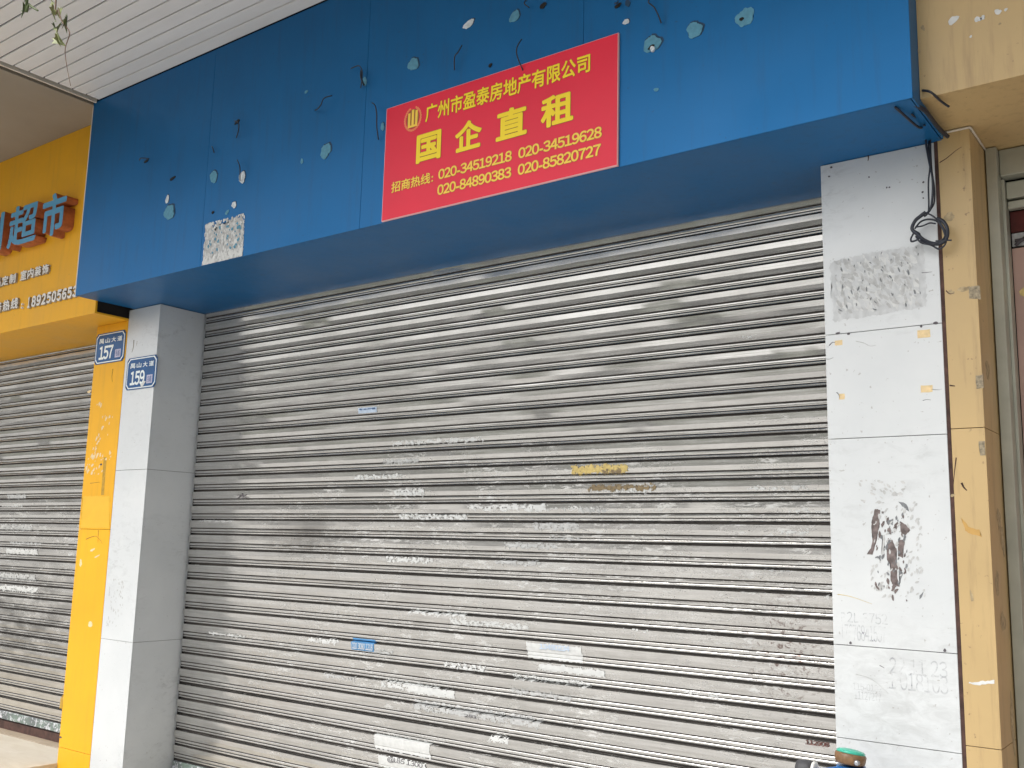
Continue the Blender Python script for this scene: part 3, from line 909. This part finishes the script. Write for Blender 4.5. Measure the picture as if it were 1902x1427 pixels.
mark([(4.1733, 1.5603), (4.1802, 1.5621), (4.1744, 1.4958), (4.1659, 1.4991)], M_paperg, seed=8, t=0.0004)
mark([(4.1450, 1.3942), (4.1643, 1.4036), (4.1635, 1.3812), (4.1463, 1.3821)], M_paperg, seed=9, t=0.0004)
mark([(4.2808, 1.3730), (4.2928, 1.3854), (4.2871, 1.3649), (4.2788, 1.3628)], M_paperd, seed=10)
def rc(e): return (e[0] - e[2], e[0] + e[2], e[1] - e[3], e[1] + e[3])
flakes("paper_flakes", rc((4.2146, 1.5175, 0.0850, 0.1558)), P, M_paperg, pw2, 110, 0.0035, 2.2, -0.5, 31, 0.0004)
flakes("paper_flakes", rc((4.1975, 1.5171, 0.0513, 0.1302)), P, M_paperd, pw2, 42, 0.0030, 2.2, -0.2, 32, 0.0008)
flakes("paint_flakes", rc((4.1917, 1.4997, 0.0514, 0.1475)), P, M_peel, pw2, 45, 0.0042, 2.4, -0.1, 35, 0.0007)
flakes("paper_flakes", rc((4.1783, 1.7012, 0.0782, 0.0443)), P, M_paperg, pw2, 40, 0.0035, 2.0, 1.1, 33, 0.0004)
# grey scraped rectangle high up
gq = [(4.0231, 2.5089), (4.1345, 2.5246), (4.2431, 2.5243), (4.3409, 2.5233), (4.3409, 2.4397), (4.3426, 2.3144), (4.2351, 2.3057), (4.0304, 2.2961)]
M_ghost = plain("scraped_poster_ghost", (0.56, 0.575, 0.58), 0.7, 0.14, 45, stretch=(1, 1, 0.5))
flat("scraped_notice", [jagged(gq, 0.005, 0.006, 12)], P - 0.0003, M_ghost, pw2)
gr = (gq[0][0] + 0.01, gq[4][0] - 0.01, gq[7][1] + 0.015, gq[1][1] + 0.0)
flakes("paper_flakes", gr, P, M_paper, pw2, 230, 0.0075, 2.4, 0.5, 41, 0.0006, clamp=False)
flakes("paper_flakes", gr, P, M_lgrey, pw2, 190, 0.0060, 2.6, 0.7, 42, 0.0010, clamp=False)
flakes("paper_flakes", gr, P, M_paperg, pw2, 150, 0.0058, 2.8, 0.55, 44, 0.0013, clamp=False)
flakes("paper_flakes", gr, P, M_paperd, pw2, 55, 0.0024, 3.2, 0.2, 43, 0.0016, clamp=False)
# tape squares, drill holes, scratches
for i, e in enumerate([(4.3286, 2.2213, 0.0203, 0.0127), (4.0470, 2.2196, 0.0131, 0.0085), (4.3295, 2.0377, 0.0184, 0.0116), (4.0526, 2.0304, 0.0092, 0.0103)]):
    x, z, rx, rz = e
    patch("tape_square", jagged([(x - rx, z - rz), (x + rx, z - rz), (x + rx, z + rz), (x - rx, z + rz)], 0.001, 0.01, 300 + i), P, 0.0008, plain("old_tape", (0.72, 0.55, 0.30), 0.6, 0.15, 60), pw2)
for i, e in enumerate([(4.0387, 2.8608, 0.0039, 0.0040), (4.0300, 2.8283, 0.0039, 0.0030), (4.2279, 2.7469, 0.0027, 0.0029), (4.2369, 2.7460, 0.0027, 0.0029), (4.3481, 2.7415, 0.0034, 0.0038), (4.3441, 2.7072, 0.0034, 0.0038), (4.3458, 2.6860, 0.0026, 0.0028), (4.1693, 2.7971, 0.0028, 0.0029),
                       (4.0567, 1.2092, 0.0044, 0.0043), (4.3499, 1.2083, 0.0048, 0.0049), (4.0443, 2.2542, 0.0075, 0.0038), (4.0814, 2.2483, 0.0046, 0.0047), (4.3670, 2.2533, 0.0075, 0.0054), (4.3212, 2.2476, 0.0042, 0.0045)]):
    patch("drill_hole", blob(*e, 0, 0.2, 9, 400 + i), P, 0.0012, M_inkd, pw2)
def scratch(pts, mat, parent, r=0.0012, y=P):
    tube("scratch", [(x, y - 0.0002, z) for x, z in pts], r, mat, parent, 4, 3, 0.4)
scratch([(4.0130, 2.2135), (4.0246, 2.2238), (4.0358, 2.2208)], M_paperd, pw2, 0.002)
scratch([(4.3302, 2.4284), (4.3473, 2.4277), (4.3626, 2.4273)], M_inkd, pw2)
scratch([(4.0003, 2.1670), (4.0135, 2.1657), (4.0268, 2.1702)], M_paperd, pw2)
scratch([(4.3444, 2.0348), (4.3576, 2.0321), (4.3709, 2.0311)], M_paperd, pw2)
scratch([(4.3162, 1.9995), (4.3297, 2.0021), (4.3413, 1.9995)], M_paperd, pw2)
scratch([(4.0345, 2.0467), (4.0417, 2.0387), (4.0451, 2.0253)], M_paperd, pw2, 0.002)
scratch([(4.1063, 2.2191), (4.1316, 2.2109), (4.1529, 2.1975), (4.1727, 2.1992)], M_paperg, pw2)
scratch([(4.1684, 2.8803), (4.1698, 2.8681), (4.1676, 2.8567)], M_brown, pw2, 0.003)
scratch([(4.1484, 1.1449), (4.1584, 1.1408), (4.1634, 1.1379)], M_inkd, pw2, 0.0015)
scratch([(4.0713, 1.1108), (4.1228, 1.0987), (4.1725, 1.0601)], M_paperg, pw2, 0.0012)
scratch([(4.0184, 1.3640), (4.0614, 1.3590), (4.1310, 1.3382)], M_tape, pw2, 0.0012)
for (s_, e) in [("P2L 3752", (4.1033, 1.2918, 0.0753, 0.0173)), ("17676841557", (4.0982, 1.2432, 0.0735, 0.0259)), ("115-0132", (4.1065, 1.0718, 0.0467, 0.0110)), ("11127277", (4.1073, 1.0449, 0.0432, 0.0127))]:
    letters("stencil_number", s_, e[0] - e[2], e[0] + e[2], e[1] - e[3], e[1] + e[3], P - 0.0004, M_ink, pw2, 0.0)
e = (4.2669, 1.1487, 0.0884, 0.0248)
letters("stencil_number", "22 11 23", e[0] - e[2], e[0] + e[2], e[1] - e[3], e[1] + e[3], P - 0.0004, M_ink, pw2, 0.0)
e = (4.2651, 1.1025, 0.0899, 0.0280)
letters("stencil_number", "1 018103", e[0] - e[2], e[0] + e[2], e[1] - e[3], e[1] + e[3], P - 0.0004, M_ink, pw2, 0.0)
# left white pillar
scratch([(-0.2466, 2.6798), (-0.2459, 2.6362), (-0.2582, 2.6040)], M_taped, pw1, 0.003)
scratch([(-0.2112, 2.6694), (-0.2182, 2.6401)], M_taped, pw1, 0.0015)
flakes("paper_flakes", rc((-0.2024, 1.1153, 0.0767, 0.1368)), P, M_paperg, pw1, 60, 0.004, 2.4, 0.0, 51, 0.0004)
# chips on the yellow pillar
M_chip = plain("pale_chipped_paint", (0.80, 0.62, 0.36), 0.8, 0.1, 50)
M_ydark = plain("ochre_smear", (0.46, 0.27, 0.03), 0.7, 0.2, 50)
def yb(x, z, rnd): return noise.noise(Vector((x * 9, z * 9, 2))) > -0.1
flakes("paint_chips", rc((-0.4881, 2.1372, 0.1072, 0.1846)), P, M_chip, py_, 70, 0.007, 1.8, -0.6, 52, 0.0005, yb)
flakes("paint_chips", rc((-0.5563, 1.9339, 0.1021, 0.0667)), P, M_chip, py_, 34, 0.007, 1.8, -0.6, 53, 0.0005)
for i, e in enumerate([(-0.4944, 1.4118, 0.0234, 0.0080), (-0.4416, 1.3747, 0.0260, 0.0048), (-0.4460, 0.9775, 0.0200, 0.0185), (-0.6116, 1.3315, 0.0149, 0.0225), (-0.6928, 2.3935, 0.0218, 0.0087)]):
    patch("paint_chip", blob(*e, 0.3, 0.3, 11, 90 + i), P, 0.0006, M_chip, py_)
mark([(-0.6562, 1.7369), (-0.3604, 1.7339), (-0.3365, 1.5451), (-0.6474, 1.5424)], plain("fresh_yellow_patch", (0.78, 0.45, 0.02), 0.45, 0.05), py_, 0.0003, 0.003, 0.012, 91, "repainted_patch")
mark([(-0.4616, 1.9706), (-0.4322, 1.9696), (-0.4250, 1.7410), (-0.4542, 1.7414)], M_ydark, py_, 0.0005, 0.001, 0.01, 92, "glue_line")
scratch([(-0.5847, 1.8153), (-0.4786, 1.8200)], M_ydark, py_, 0.0025)
scratch([(-0.5759, 1.4748), (-0.4846, 1.4955), (-0.4228, 1.4739), (-0.3962, 1.4521)], M_ydark, py_, 0.003)
scratch([(-0.4495, 1.5313), (-0.4434, 1.4576)], M_ydark, py_, 0.003)
scratch([(-0.4476, 2.5172), (-0.4521, 2.4703), (-0.4408, 2.4356)], M_ydark, py_, 0.003)
scratch([(-0.6884, 2.8173), (-0.5238, 2.8159), (-0.3299, 2.8173)], M_inkd, py_, 0.004)
patch("chipped_hole", [(-0.6936, 0.5258), (-0.6738, 0.5497), (-0.6596, 0.4704), (-0.6956, 0.4695)], P, 0.0008, M_ydark, py_)
patch("drill_hole", blob(*(-0.4842, 1.9285, 0.0118, 0.0066), 0, 0.1, 9, 3), P, 0.001, M_inkd, py_)
patch("drill_hole", blob(*(-0.6544, 0.3075, 0.0117, 0.0060), 0, 0.1, 9, 4), P, 0.001, M_inkd, py_)
# stains on the beige pillar
M_bst = plain("grey_brown_stain", (0.40, 0.31, 0.18), 0.8, 0.35, 60)
for i, e in enumerate([(4.4575, 2.3555, 0.0178, 0.0089), (4.4224, 2.6040, 0.0166, 0.0166), (4.4178, 2.3501, 0.0099, 0.0081), (4.4842, 1.8358, 0.0055, 0.0186), (4.4359, 1.3772, 0.0047, 0.0164), (4.3950, 1.6900, 0.0080, 0.0043)]):
    patch("stain", blob(*e, 0.2, 0.35, 16, 120 + i), P, 0.0005, M_bst, pb)
M_bst2 = plain("grey_tape_remains", (0.30, 0.25, 0.17), 0.8, 0.45, 90)
for i, q_ in enumerate([[(4.4724, 2.3606), (4.5062, 2.3595), (4.5072, 2.3149), (4.4738, 2.3228)], [(4.4795, 2.0682), (4.5018, 2.0698), (4.5013, 2.0266), (4.4807, 2.0264)], [(4.4790, 1.8581), (4.4963, 1.8590), (4.4957, 1.8150), (4.4816, 1.8138)]]):
    mark(q_, M_bst2, pb, 0.0011, 0.0012, 0.005, 190 + i, "tape_remains")
scratch([(4.4032, 2.3575), (4.4143, 2.3451), (4.4276, 2.3469)], M_brown, pb, 0.002)
scratch([(4.4010, 2.0429), (4.4171, 2.0399)], M_brown, pb, 0.003)
mark([(4.4173, 1.6189), (4.4382, 1.5922), (4.4658, 1.5824), (4.4741, 1.5610), (4.4464, 1.5672), (4.4250, 1.5803)], plain("ochre_scrape", (0.55, 0.33, 0.10), 0.8, 0.2), pb, seed=21, name="scrape")
mark([(4.4130, 1.1169), (4.4866, 1.1319), (4.4860, 1.1208), (4.4342, 1.1110)], M_paper, pb, seed=22, name="white_scrape")
scratch([(4.4021, 2.7994), (4.4247, 2.8095), (4.4542, 2.8293), (4.4730, 2.8382)], M_brown, pb, 0.0015)
scratch([(4.4100, 1.8094), (4.4033, 1.7667), (4.3981, 1.7241)], M_brown, pb, 0.002)
scratch([(4.4223, 1.7288), (4.4281, 1.7151), (4.4371, 1.7048)], M_brown, pb, 0.004)
for i, (yy, zz, ry, rz_) in enumerate([(3.47, 2.10, 0.035, 0.03), (3.52, 1.62, 0.03, 0.035), (3.56, 1.55, 0.03, 0.05), (3.44, 1.42, 0.03, 0.035), (3.50, 1.30, 0.04, 0.03), (3.56, 0.98, 0.03, 0.09)]):
    pl = blob(yy, zz, ry, rz_, 0.1, 0.3, 12, 140 + i)
    me = mesh_from([(4.4990, a_, b_) for a_, b_ in pl], [tuple(range(len(pl)))])
    local(me, pb)
    link("stain", me, M_bst, pb)

# ------------------------------------------------------------------ yellow fascia, left
yf = thing("yellow_fascia", "yellow shop fascia with blue raised characters at the left edge", "fascia", (-2.4, 3.4, YZ))
XE = -0.323
box("face_panel", -4.6, XE, YF, YF + 0.012, YZ, ZT - 0.012, M_yellow, yf)
box("soffit_panel", -4.6, XE, YF + 0.0125, 3.79, YZ, YZ + 0.010, M_yellow, yf)
box("backing", -4.6, XE - 0.012, YF + 0.02, 3.79, YZ + 0.012, ZT - 0.012, M_blackgap, yf)
box("edge_strip", XL - 0.012, XL - 0.002, F + 0.002, YF - 0.001, YZ + 0.075, ZT - 0.02, M_trim, yf)
def raised(s, x0, x1, z0, z1, dep, face, side, bold):
    """one raised character: body with coloured sides, thin face in front"""
    me = text_mesh(s, bold); ref = ext(me); bpy.data.meshes.remove(me)
    o = letters("letter", s, x0, x1, z0, z1, YF, side, yf, bold, dep, ref)
    f = letters("letter_face", s, x0, x1, z0, z1, YF - dep - 0.0008, face, o, bold, 0.0, ref)
    f.parent = o
    return o
YL = YF - 0.07
Ch = [("市", (-0.9176, 3.3672), (-0.6340, 3.3882), 0.03), ("超", (-1.3415, 3.4395), (-0.9722, 3.3766), 0.022), ("制", (-1.7996, 3.4405), (-1.4148, 3.4148), 0.022)]
ztop_, zbot_ = (-0.8173, 3.6305)[1], (-0.8103, 3.3489)[1]
for s_, l, r_, bd in Ch:
    raised(s_, l[0], r_[0], zbot_, ztop_, 0.075, M_letblue, M_letside, bd)
def small_line(s, pl, pr, h, bold, dep=0.014):
    """a row of small raised white characters, each an object"""
    n = len(s)
    (x0, z0), (x1, z1) = pl, pr
    wd = (x1 - x0) / n
    zb_ = (z0 + z1) / 2
    for i, c_ in enumerate(s):
        if c_ == ' ': continue
        if c_ in ':：':
            for k in (0.25, 0.7):
                xx = x0 + wd * (i + 0.35)
                box("letter", xx, xx + 0.012, YF - dep, YF, zb_ + h * k - 0.006, zb_ + h * k + 0.006, M_letwhite, yf)
            continue
        hw = 0.22 if c_ == '1' else 0.43
        raised(c_, x0 + wd * (i + 0.5 - hw), x0 + wd * (i + 0.5 + hw), zb_, zb_ + h, dep, M_letwhite, M_letside2, bold)
M_letside2 = plain("grey_letter_side", (0.40, 0.36, 0.30), 0.6, 0.1)
small_line("品定制", (-1.5889, 3.1421), (-1.2912, 3.1266), 0.066, 0.035)
small_line("室内装饰", (-1.2448, 3.1383), (-0.8821, 3.1360), 0.066, 0.035)
small_line("服务热线", (-1.6536, 2.9630), (-1.2262, 2.9436), 0.074, 0.035)
small_line(":", (-1.2121, 2.9419), (-1.1489, 2.9340), 0.05, 0.0)
small_line("1892505653", (-1.1232, 2.9415), (-0.5134, 2.9292), 0.074, 0.05)

# ------------------------------------------------------------------ beige fascia, right
bf = thing("beige_fascia", "beige shop fascia with chipped white spots at the upper right", "fascia", (6.0, 3.4, 2.905))
YR = 3.085
box("face_panel", XR + 0.001, 9.0, YR, YR + 0.012, 2.905, ZT - 0.003, M_beige, bf)
box("soffit_panel", 4.402, 9.0, YR + 0.0125, 3.79, 2.905, 2.915, M_beige, bf)
box("backing", XR + 0.01, 9.0, YR + 0.02, 3.79, 2.916, ZT - 0.003, M_blackgap, bf)
for i, e in enumerate([(4.5273, 3.1356, 0.0154, 0.0124), (4.5974, 3.1170, 0.0097, 0.0087), (4.6111, 3.1180, 0.0067, 0.0070), (4.6534, 3.1238, 0.0088, 0.0095), (4.6756, 3.1237, 0.0051, 0.0043), (4.5752, 3.0673, 0.0038, 0.0035)]):
    patch("chipped_spot", blob(*e, 0.4, 0.3, 14, 160 + i), YR, 0.0012, M_paper, bf)
for i, e in enumerate([(4.4383, 3.1382, 0.0064, 0.0090), (4.4223, 3.0647, 0.0056, 0.0063), (4.5399, 3.1388, 0.0046, 0.0026), (4.6573, 3.0841, 0.0036, 0.0034)]):
    patch("stain", blob(*e, 0.4, 0.4, 12, 170 + i), YR, 0.0006, M_bst, bf)
tube("loose_wire", [(4.43, YR - 0.003, 2.93), (4.46, YR - 0.03, 2.905), (4.475, YR + 0.03, 2.895), (4.49, YR + 0.06, 2.885)], 0.004, M_wire, bf)

# ------------------------------------------------------------------ shop front at the right edge
sf = thing("shop_door_frame", "grey green metal door frame of the shop beside the beige pillar", "door frame", (5.2, 3.7, 0))
box("jamb", 4.502, 4.537, 3.60, 3.72, 0.004, 2.902, M_frame, sf, bevel=0.002)
box("jamb_stop", 4.5375, 4.547, 3.66, 3.72, 0.004, 2.80, M_frame, sf)
box("header", 4.538, 7.5, 3.64, 3.70, 2.806, 2.902, M_frame, sf, bevel=0.003)
box("rail", 4.548, 7.5, 3.68, 3.72, 2.735, 2.795, M_frame, sf, bevel=0.003)
box("rail", 4.548, 7.5, 3.69, 3.72, 2.700, 2.728, M_frame, sf, bevel=0.003)
box("back_board", 4.548, 7.5, 3.77, 3.79, 0.01, 2.70, plain("dark_shop_interior", (0.05, 0.035, 0.03), 0.8, 0.3), sf)
patch("drill_hole", blob(*(4.5676, 2.8325, 0.0051, 0.0049), 0, 0.2, 9, 5), 3.68, 0.002, M_inkd, sf)
aw = box("red_awning_roll", 4.549, 7.5, 3.724, 3.760, 2.625, 2.698, M_darkred)
tag(aw, "dark red cloth roll high inside the right shop front", "cloth")
rods = thing("hanging_rods", "thin dark rods below the red cloth inside the right shop front", "rod", (4.6, 3.75, 2.6))
box("strip", 4.549, 6.0, 3.734, 3.747, 2.575, 2.622, M_paperg, rods)
tube("rod", [(4.56, 3.722, 2.575), (4.70, 3.722, 2.68)], 0.006, M_inkd, rods, 6, 1)
tube("rod", [(4.56, 3.722, 2.592), (5.4, 3.722, 2.60)], 0.006, M_inkd, rods, 6, 1)
pp = thing("faded_window_poster", "faded pink poster with red and black print in the right shop front", "poster", (4.9, 3.76, 0.9))
box("sheet", 4.549, 5.6, 3.724, 3.732, 0.75, 2.565, M_pinkpap, pp)
W_ = 3.7235
for i, e in enumerate([(4.600, 2.41, 0.030, 0.030), (4.640, 2.43, 0.022, 0.03)]):
    patch("gold_shape", blob(*e, 0, 0.25, 16, 180 + i), W_, 0.001, M_tape, pp)
patch("red_shape", [(4.590, 2.30), (4.66, 2.33), (4.66, 2.22), (4.60, 2.22)], W_, 0.001, M_darkred, pp)
patch("white_shape", blob(4.66, 2.12, 0.055, 0.09, 0.2, 0.1, 20, 183), W_, 0.001, M_paper, pp)
patch("orange_shape", [(4.575, 2.24), (4.61, 2.17), (4.64, 2.10), (4.60, 2.12), (4.572, 2.20)], W_, 0.001, plain("orange_print", (0.45, 0.16, 0.06), 0.5), pp)
for s_, x0_, z0_, w_, h_ in [("工", 4.600, 1.965, 0.05, 0.05), ("作", 4.600, 1.855, 0.055, 0.055), ("时", 4.603, 1.76, 0.055, 0.055), ("间", 4.605, 1.66, 0.055, 0.055)]:
    letters("printed_character", s_, x0_, x0_ + w_, z0_, z0_ + h_, W_ - 0.0004, M_inkd, pp, 0.02)
for k in range(7):
    letters("printed_character", "日上下午开门"[k % 6], 4.572, 4.588, 2.17 - k * 0.075, 2.188 - k * 0.075, W_ - 0.0004, M_inkd, pp, 0.0)

# ------------------------------------------------------------------ street number plates
def octo(x0, x1, z0, z1, c):
    return [(x0 + c, z0), (x1 - c, z0), (x1, z0 + c), (x1, z1 - c), (x1 - c, z1), (x0 + c, z1), (x0, z1 - c), (x0, z0 + c)]
def plate(label, x0, x1, z0, z1, num, roll, torn):
    t = thing("street_number_plate", label, "number plate", ((x0 + x1) / 2, P, z0), "street number plates")
    yb_ = P - 0.002
    patch("plate", octo(x0, x1, z0, z1, 0.018), yb_, 0.002, M_signblue, t)
    i = 0.007
    patch("border", octo(x0 + i, x1 - i, z0 + i * 0.8, z1 - i * 0.8, 0.024), yb_ - 0.002, 0.0005, M_signwhite, t)
    j = 0.014
    patch("field", octo(x0 + j, x1 - j, z0 + j * 0.85, z1 - j * 0.85, 0.022), yb_ - 0.0025, 0.0005, M_signblue, t)
    yt = yb_ - 0.0034
    W0, H0 = x1 - x0, z1 - z0
    for k, ch in enumerate("禺山大道"):
        xx = x0 + W0 * (0.13 + 0.205 * k)
        letters("lettering", ch, xx, xx + W0 * 0.155, z0 + H0 * 0.665, z0 + H0 * 0.825, yt, M_signwhite, t, 0.02)
    letters("lettering", num, x0 + W0 * 0.15, x0 + W0 * 0.63, z0 + H0 * 0.135, z0 + H0 * 0.575, yt, M_signwhite, t, 0.03)
    patch("seal_square", rect(x0 + W0 * 0.70, x0 + W0 * 0.885, z0 + H0 * 0.14, z0 + H0 * 0.40), yt + 0.0006, 0.0005, M_signpale, t)
    letters("lettering", "铺", x0 + W0 * 0.725, x0 + W0 * 0.86, z0 + H0 * 0.17, z0 + H0 * 0.37, yt - 0.0004, M_signblue, t, 0.0)
    for (a_, b_) in ((0.045, 0.07), (0.955, 0.07), (0.045, 0.93), (0.955, 0.93)):
        patch("screw", blob(x0 + W0 * a_, z0 + H0 * b_, 0.004, 0.004, 0, 0.05, 8, 2), yb_ - 0.002, 0.002, M_brown, t)
    if torn:
        patch("torn_paper", jagged([(x0 + W0 * 0.57, z0 - H0 * 0.01), (x0 + W0 * 0.61, z0 + H0 * 0.10), (x0 + W0 * 0.69, z0 + H0 * 0.20), (x0 + W0 * 0.64, z0 + H0 * 0.24),
              (x0 + W0 * 0.59, z0 + H0 * 0.16), (x0 + W0 * 0.51, z0 + H0 * 0.15)], 0.003, 0.008, 8), yt - 0.0006, 0.0008, M_paper, t)
    # tilt about the middle of the plate
    if roll:
        t.location = ((x0 + x1) / 2, P, z0)
        t.rotation_euler = (0, roll, 0)
    return t
plate("blue street number plate 157 on the yellow pillar", -0.660, -0.336, 2.560, 2.756, "157", 0.0, False)
plate("blue street number plate 159 with a torn scrap on the white pillar", -0.290, 0.020, 2.370, 2.566, "159", 0.0, True)

# ------------------------------------------------------------------ loose cable with coil at the right pillar
cb = thing("hanging_cable", "dark cables hanging from the fascia corner and coiled at the right pillar", "cable", (4.37, 3.3, 2.3))
def K(pts, yy=3.345, wob=0.006, seed=0):
    rnd = random.Random(seed)
    return [(x, yy + rnd.uniform(-wob, wob), z) for x, z in pts]
topc = (4.375, 3.20, 2.90)
tube("cable", [(4.36, 3.03, 2.872), (4.385, 3.2, 2.862)] + K([(4.3721, 2.9292), (4.3695, 2.8667), (4.3770, 2.7986), (4.3865, 2.7400), (4.3840, 2.6806), (4.3752, 2.6319), (4.3593, 2.6181)], seed=1), 0.0042, M_wire, cb)
tube("cable", [(4.39, 3.1, 2.868)] + K([(4.3783, 2.9124), (4.3760, 2.8557), (4.3796, 2.7791), (4.3722, 2.7242), (4.3667, 2.6317), (4.3522, 2.6120)], 3.35, seed=2), 0.0030, M_wire, cb)
tube("cable", [(4.40, 3.2, 2.866)] + K([(4.3836, 2.9149), (4.3820, 2.8354), (4.3839, 2.7594), (4.3883, 2.7022), (4.3844, 2.6507), (4.3628, 2.6194)], 3.352, seed=3), 0.0030, M_wire, cb)
tube("cable_bundle", K([(4.3628, 2.6194), (4.3452, 2.6077), (4.3276, 2.5959), (4.3179, 2.5696), (4.3342, 2.5481), (4.3521, 2.5265), (4.3786, 2.5111), (4.4053, 2.5085), (4.4225, 2.5221), (4.4270, 2.5505), (4.4150, 2.5784), (4.3955, 2.5929)], 3.335, seed=4), 0.0065, M_wire, cb)
tube("cable", K([(4.3627, 2.6175), (4.3841, 2.6024), (4.4080, 2.5722), (4.4198, 2.5371), (4.4055, 2.5139), (4.3717, 2.5085), (4.3418, 2.5246)], 3.33, seed=5), 0.0028, M_wire, cb)
tube("cable", K([(4.3232, 2.5724), (4.3447, 2.5947), (4.3753, 2.5948), (4.4015, 2.5771), (4.4167, 2.5413), (4.4185, 2.5081), (4.3978, 2.4896), (4.3717, 2.5085), (4.3417, 2.5209), (4.3256, 2.5459)], 3.34, seed=6), 0.0032, M_wire, cb)
tube("cable", K([(4.3268, 2.5755), (4.3507, 2.5750), (4.3714, 2.5825), (4.3914, 2.5752)], 3.338, seed=7), 0.0026, M_wire, cb)
tube("cable", K([(4.3226, 2.5576), (4.3099, 2.5411), (4.3145, 2.5273), (4.3319, 2.5337), (4.3410, 2.5470), (4.3279, 2.5604)], 3.338, seed=8), 0.0032, M_wire, cb)
tube("cable", K([(4.3889, 2.5167), (4.4155, 2.5141), (4.4385, 2.5102)], 3.335, seed=9), 0.0026, M_wire, cb)
tube("cable", [(4.375, 3.02, 2.905), (4.40, 3.05, 2.885), (4.425, 3.12, 2.878), (4.43, 3.24, 2.872), (4.44, 3.34, 2.868)], 0.007, M_wire, cb)

# ------------------------------------------------------------------ vine hanging from the canopy edge
def leaf_mesh(s, fold, seed):
    rnd = random.Random(seed)
    ol = [(0, -0.1), (0.35, -0.32), (0.42, 0.05), (0.95, 0.12), (0.5, 0.42), (0.42, 0.62), (0, 1.25), (-0.42, 0.62), (-0.5, 0.42), (-0.95, 0.12), (-0.42, 0.05), (-0.35, -0.32)]
    vts = [(0, 0, 0.35 * s)]
    for x, z in ol:
        x *= rnd.uniform(0.85, 1.1); z *= rnd.uniform(0.9, 1.1)
        vts.append((x * s * 0.6, -abs(x) * s * fold + 0.1 * s * z * z * 0.5, z * s))
    fs = [(0, i + 1, (i + 1) % len(ol) + 1) for i in range(len(ol))]
    return mesh_from(vts, fs)
vn = thing("hanging_vine", "thin ivy vine hanging in front of the ceiling strips at the upper left", "vine", (2.2, 1.40, 4.05))
YVN = 1.40
vs_pts = [((2.3140, 3.2259)[0], 1.46, 4.05), ((2.3279, 3.1671)[0], YVN, 3.80)] + [(x, YVN, z) for x, z in [(2.3462, 3.1182), (2.3674, 3.0688), (2.3974, 3.0207), (2.4485, 2.9685), (2.4327, 2.9236), (2.4479, 2.8714), (2.4856, 2.7902)]]
tube("stem", vs_pts, 0.0034, M_stem, vn, 5, 4, 0.25)
tube("stem", [((2.1261, 3.2922)[0], 1.46, 4.04), ((2.1472, 3.2195)[0], YVN, 3.80)] + [(x, YVN, z) for x, z in [(2.1625, 3.1755), (2.1813, 3.1472), (2.2119, 3.1245), (2.2414, 3.1059)]], 0.006, M_leaf, vn, 5, 4, 0.5)
LV = [((2.1510, 3.1498), 0.030, 2.9, 0), ((2.1720, 3.1613), 0.022, 1.2, 0), ((2.3162, 3.1121), 0.022, 2.2, 1), ((2.3330, 3.0888), 0.026, 3.4, 1), ((2.3602, 3.0746), 0.022, 3.0, 1), ((2.3705, 3.0520), 0.016, 2.0, 1),
      ((2.4139, 3.0294), 0.030, 3.3, 0), ((2.4232, 3.0109), 0.020, 2.9, 0), ((2.3749, 3.0278), 0.014, 2.2, 0), ((2.3711, 3.0150), 0.020, 3.0, 0), ((2.3912, 2.9879), 0.024, 0.2, 1), ((2.3656, 2.9783), 0.030, 2.3, 1), ((2.3906, 2.9741), 0.022, 3.9, 1)]
for i, ((x, z), s_, rot, pale) in enumerate(LV):
    o = link("leaf", leaf_mesh(s_ * 1.3, 0.35, i), M_leaf2 if pale else M_leaf, vn)
    o.location = (x - vn.location.x, YVN - vn.location.y + random.uniform(-0.01, 0.01), z - vn.location.z)
    o.rotation_euler = (random.uniform(-0.5, 0.5), rot, random.uniform(-0.8, 0.8))

# ------------------------------------------------------------------ blue post with teal cap in front of the right pillar
bp = thing("blue_post", "blue post with teal cap and brown collar before the right white pillar", "post", (4.108, 3.2, 0))
cx_, cy_ = 4.106, 3.2
zt_ = 0.893
lathe("tube", [(0.052, 0.0), (0.052, 0.08), (0.040, 0.09), (0.040, zt_ - 0.06), (0.043, zt_ - 0.05), (0.043, zt_ - 0.036)], (cx_, cy_, 0), M_postblue, bp)
tl = Matrix.Rotation(R(5), 4, 'Y') @ Matrix.Rotation(R(-8), 4, 'X')
lathe("collar", [(0.038, -0.032), (0.044, -0.026), (0.046, -0.016), (0.047, -0.004), (0.042, 0.002)], (cx_, cy_, zt_), M_collar, bp, 28, tl)
lathe("cap", [(0.043, 0.001), (0.042, 0.006), (0.036, 0.010), (0.020, 0.013), (0.004, 0.014)], (cx_, cy_, zt_), M_teal, bp, 28, tl)
lathe("bolt", [(0.008, -0.006), (0.008, 0.006), (0.004, 0.008)], (cx_ + 0.030, cy_ - 0.036, zt_ - 0.018), M_steel, bp, 10, Matrix.Rotation(R(90), 4, 'X'))
tube("arm", [(cx_ - 0.02, cy_, zt_ - 0.05), (cx_ - 0.07, cy_ - 0.01, zt_ - 0.064), (cx_ - 0.11, cy_ - 0.01, zt_ - 0.070)], 0.014, M_postblue, bp, 10, 3)
rg = Matrix.Rotation(R(90), 4, 'Y')
lathe("grip", [(0.012, -0.045), (0.026, -0.040), (0.030, -0.024), (0.030, 0.0), (0.024, 0.008)], (cx_ - 0.125, cy_ - 0.01, zt_ - 0.066), M_dgrey, bp, 20, rg)
lathe("grip_ring", [(0.024, 0.0), (0.028, 0.001), (0.028, 0.009), (0.022, 0.010)], (cx_ - 0.116, cy_ - 0.01, zt_ - 0.066), M_letwhite, bp, 20, rg)

# shade the slats smoothly only where the profile bends gently
for me in bpy.data.meshes:
    if me.materials and me.materials[0] == M_slat and len(me.polygons) > 100:
        me.set_sharp_from_angle(angle=SMOOTH_ANGLE)
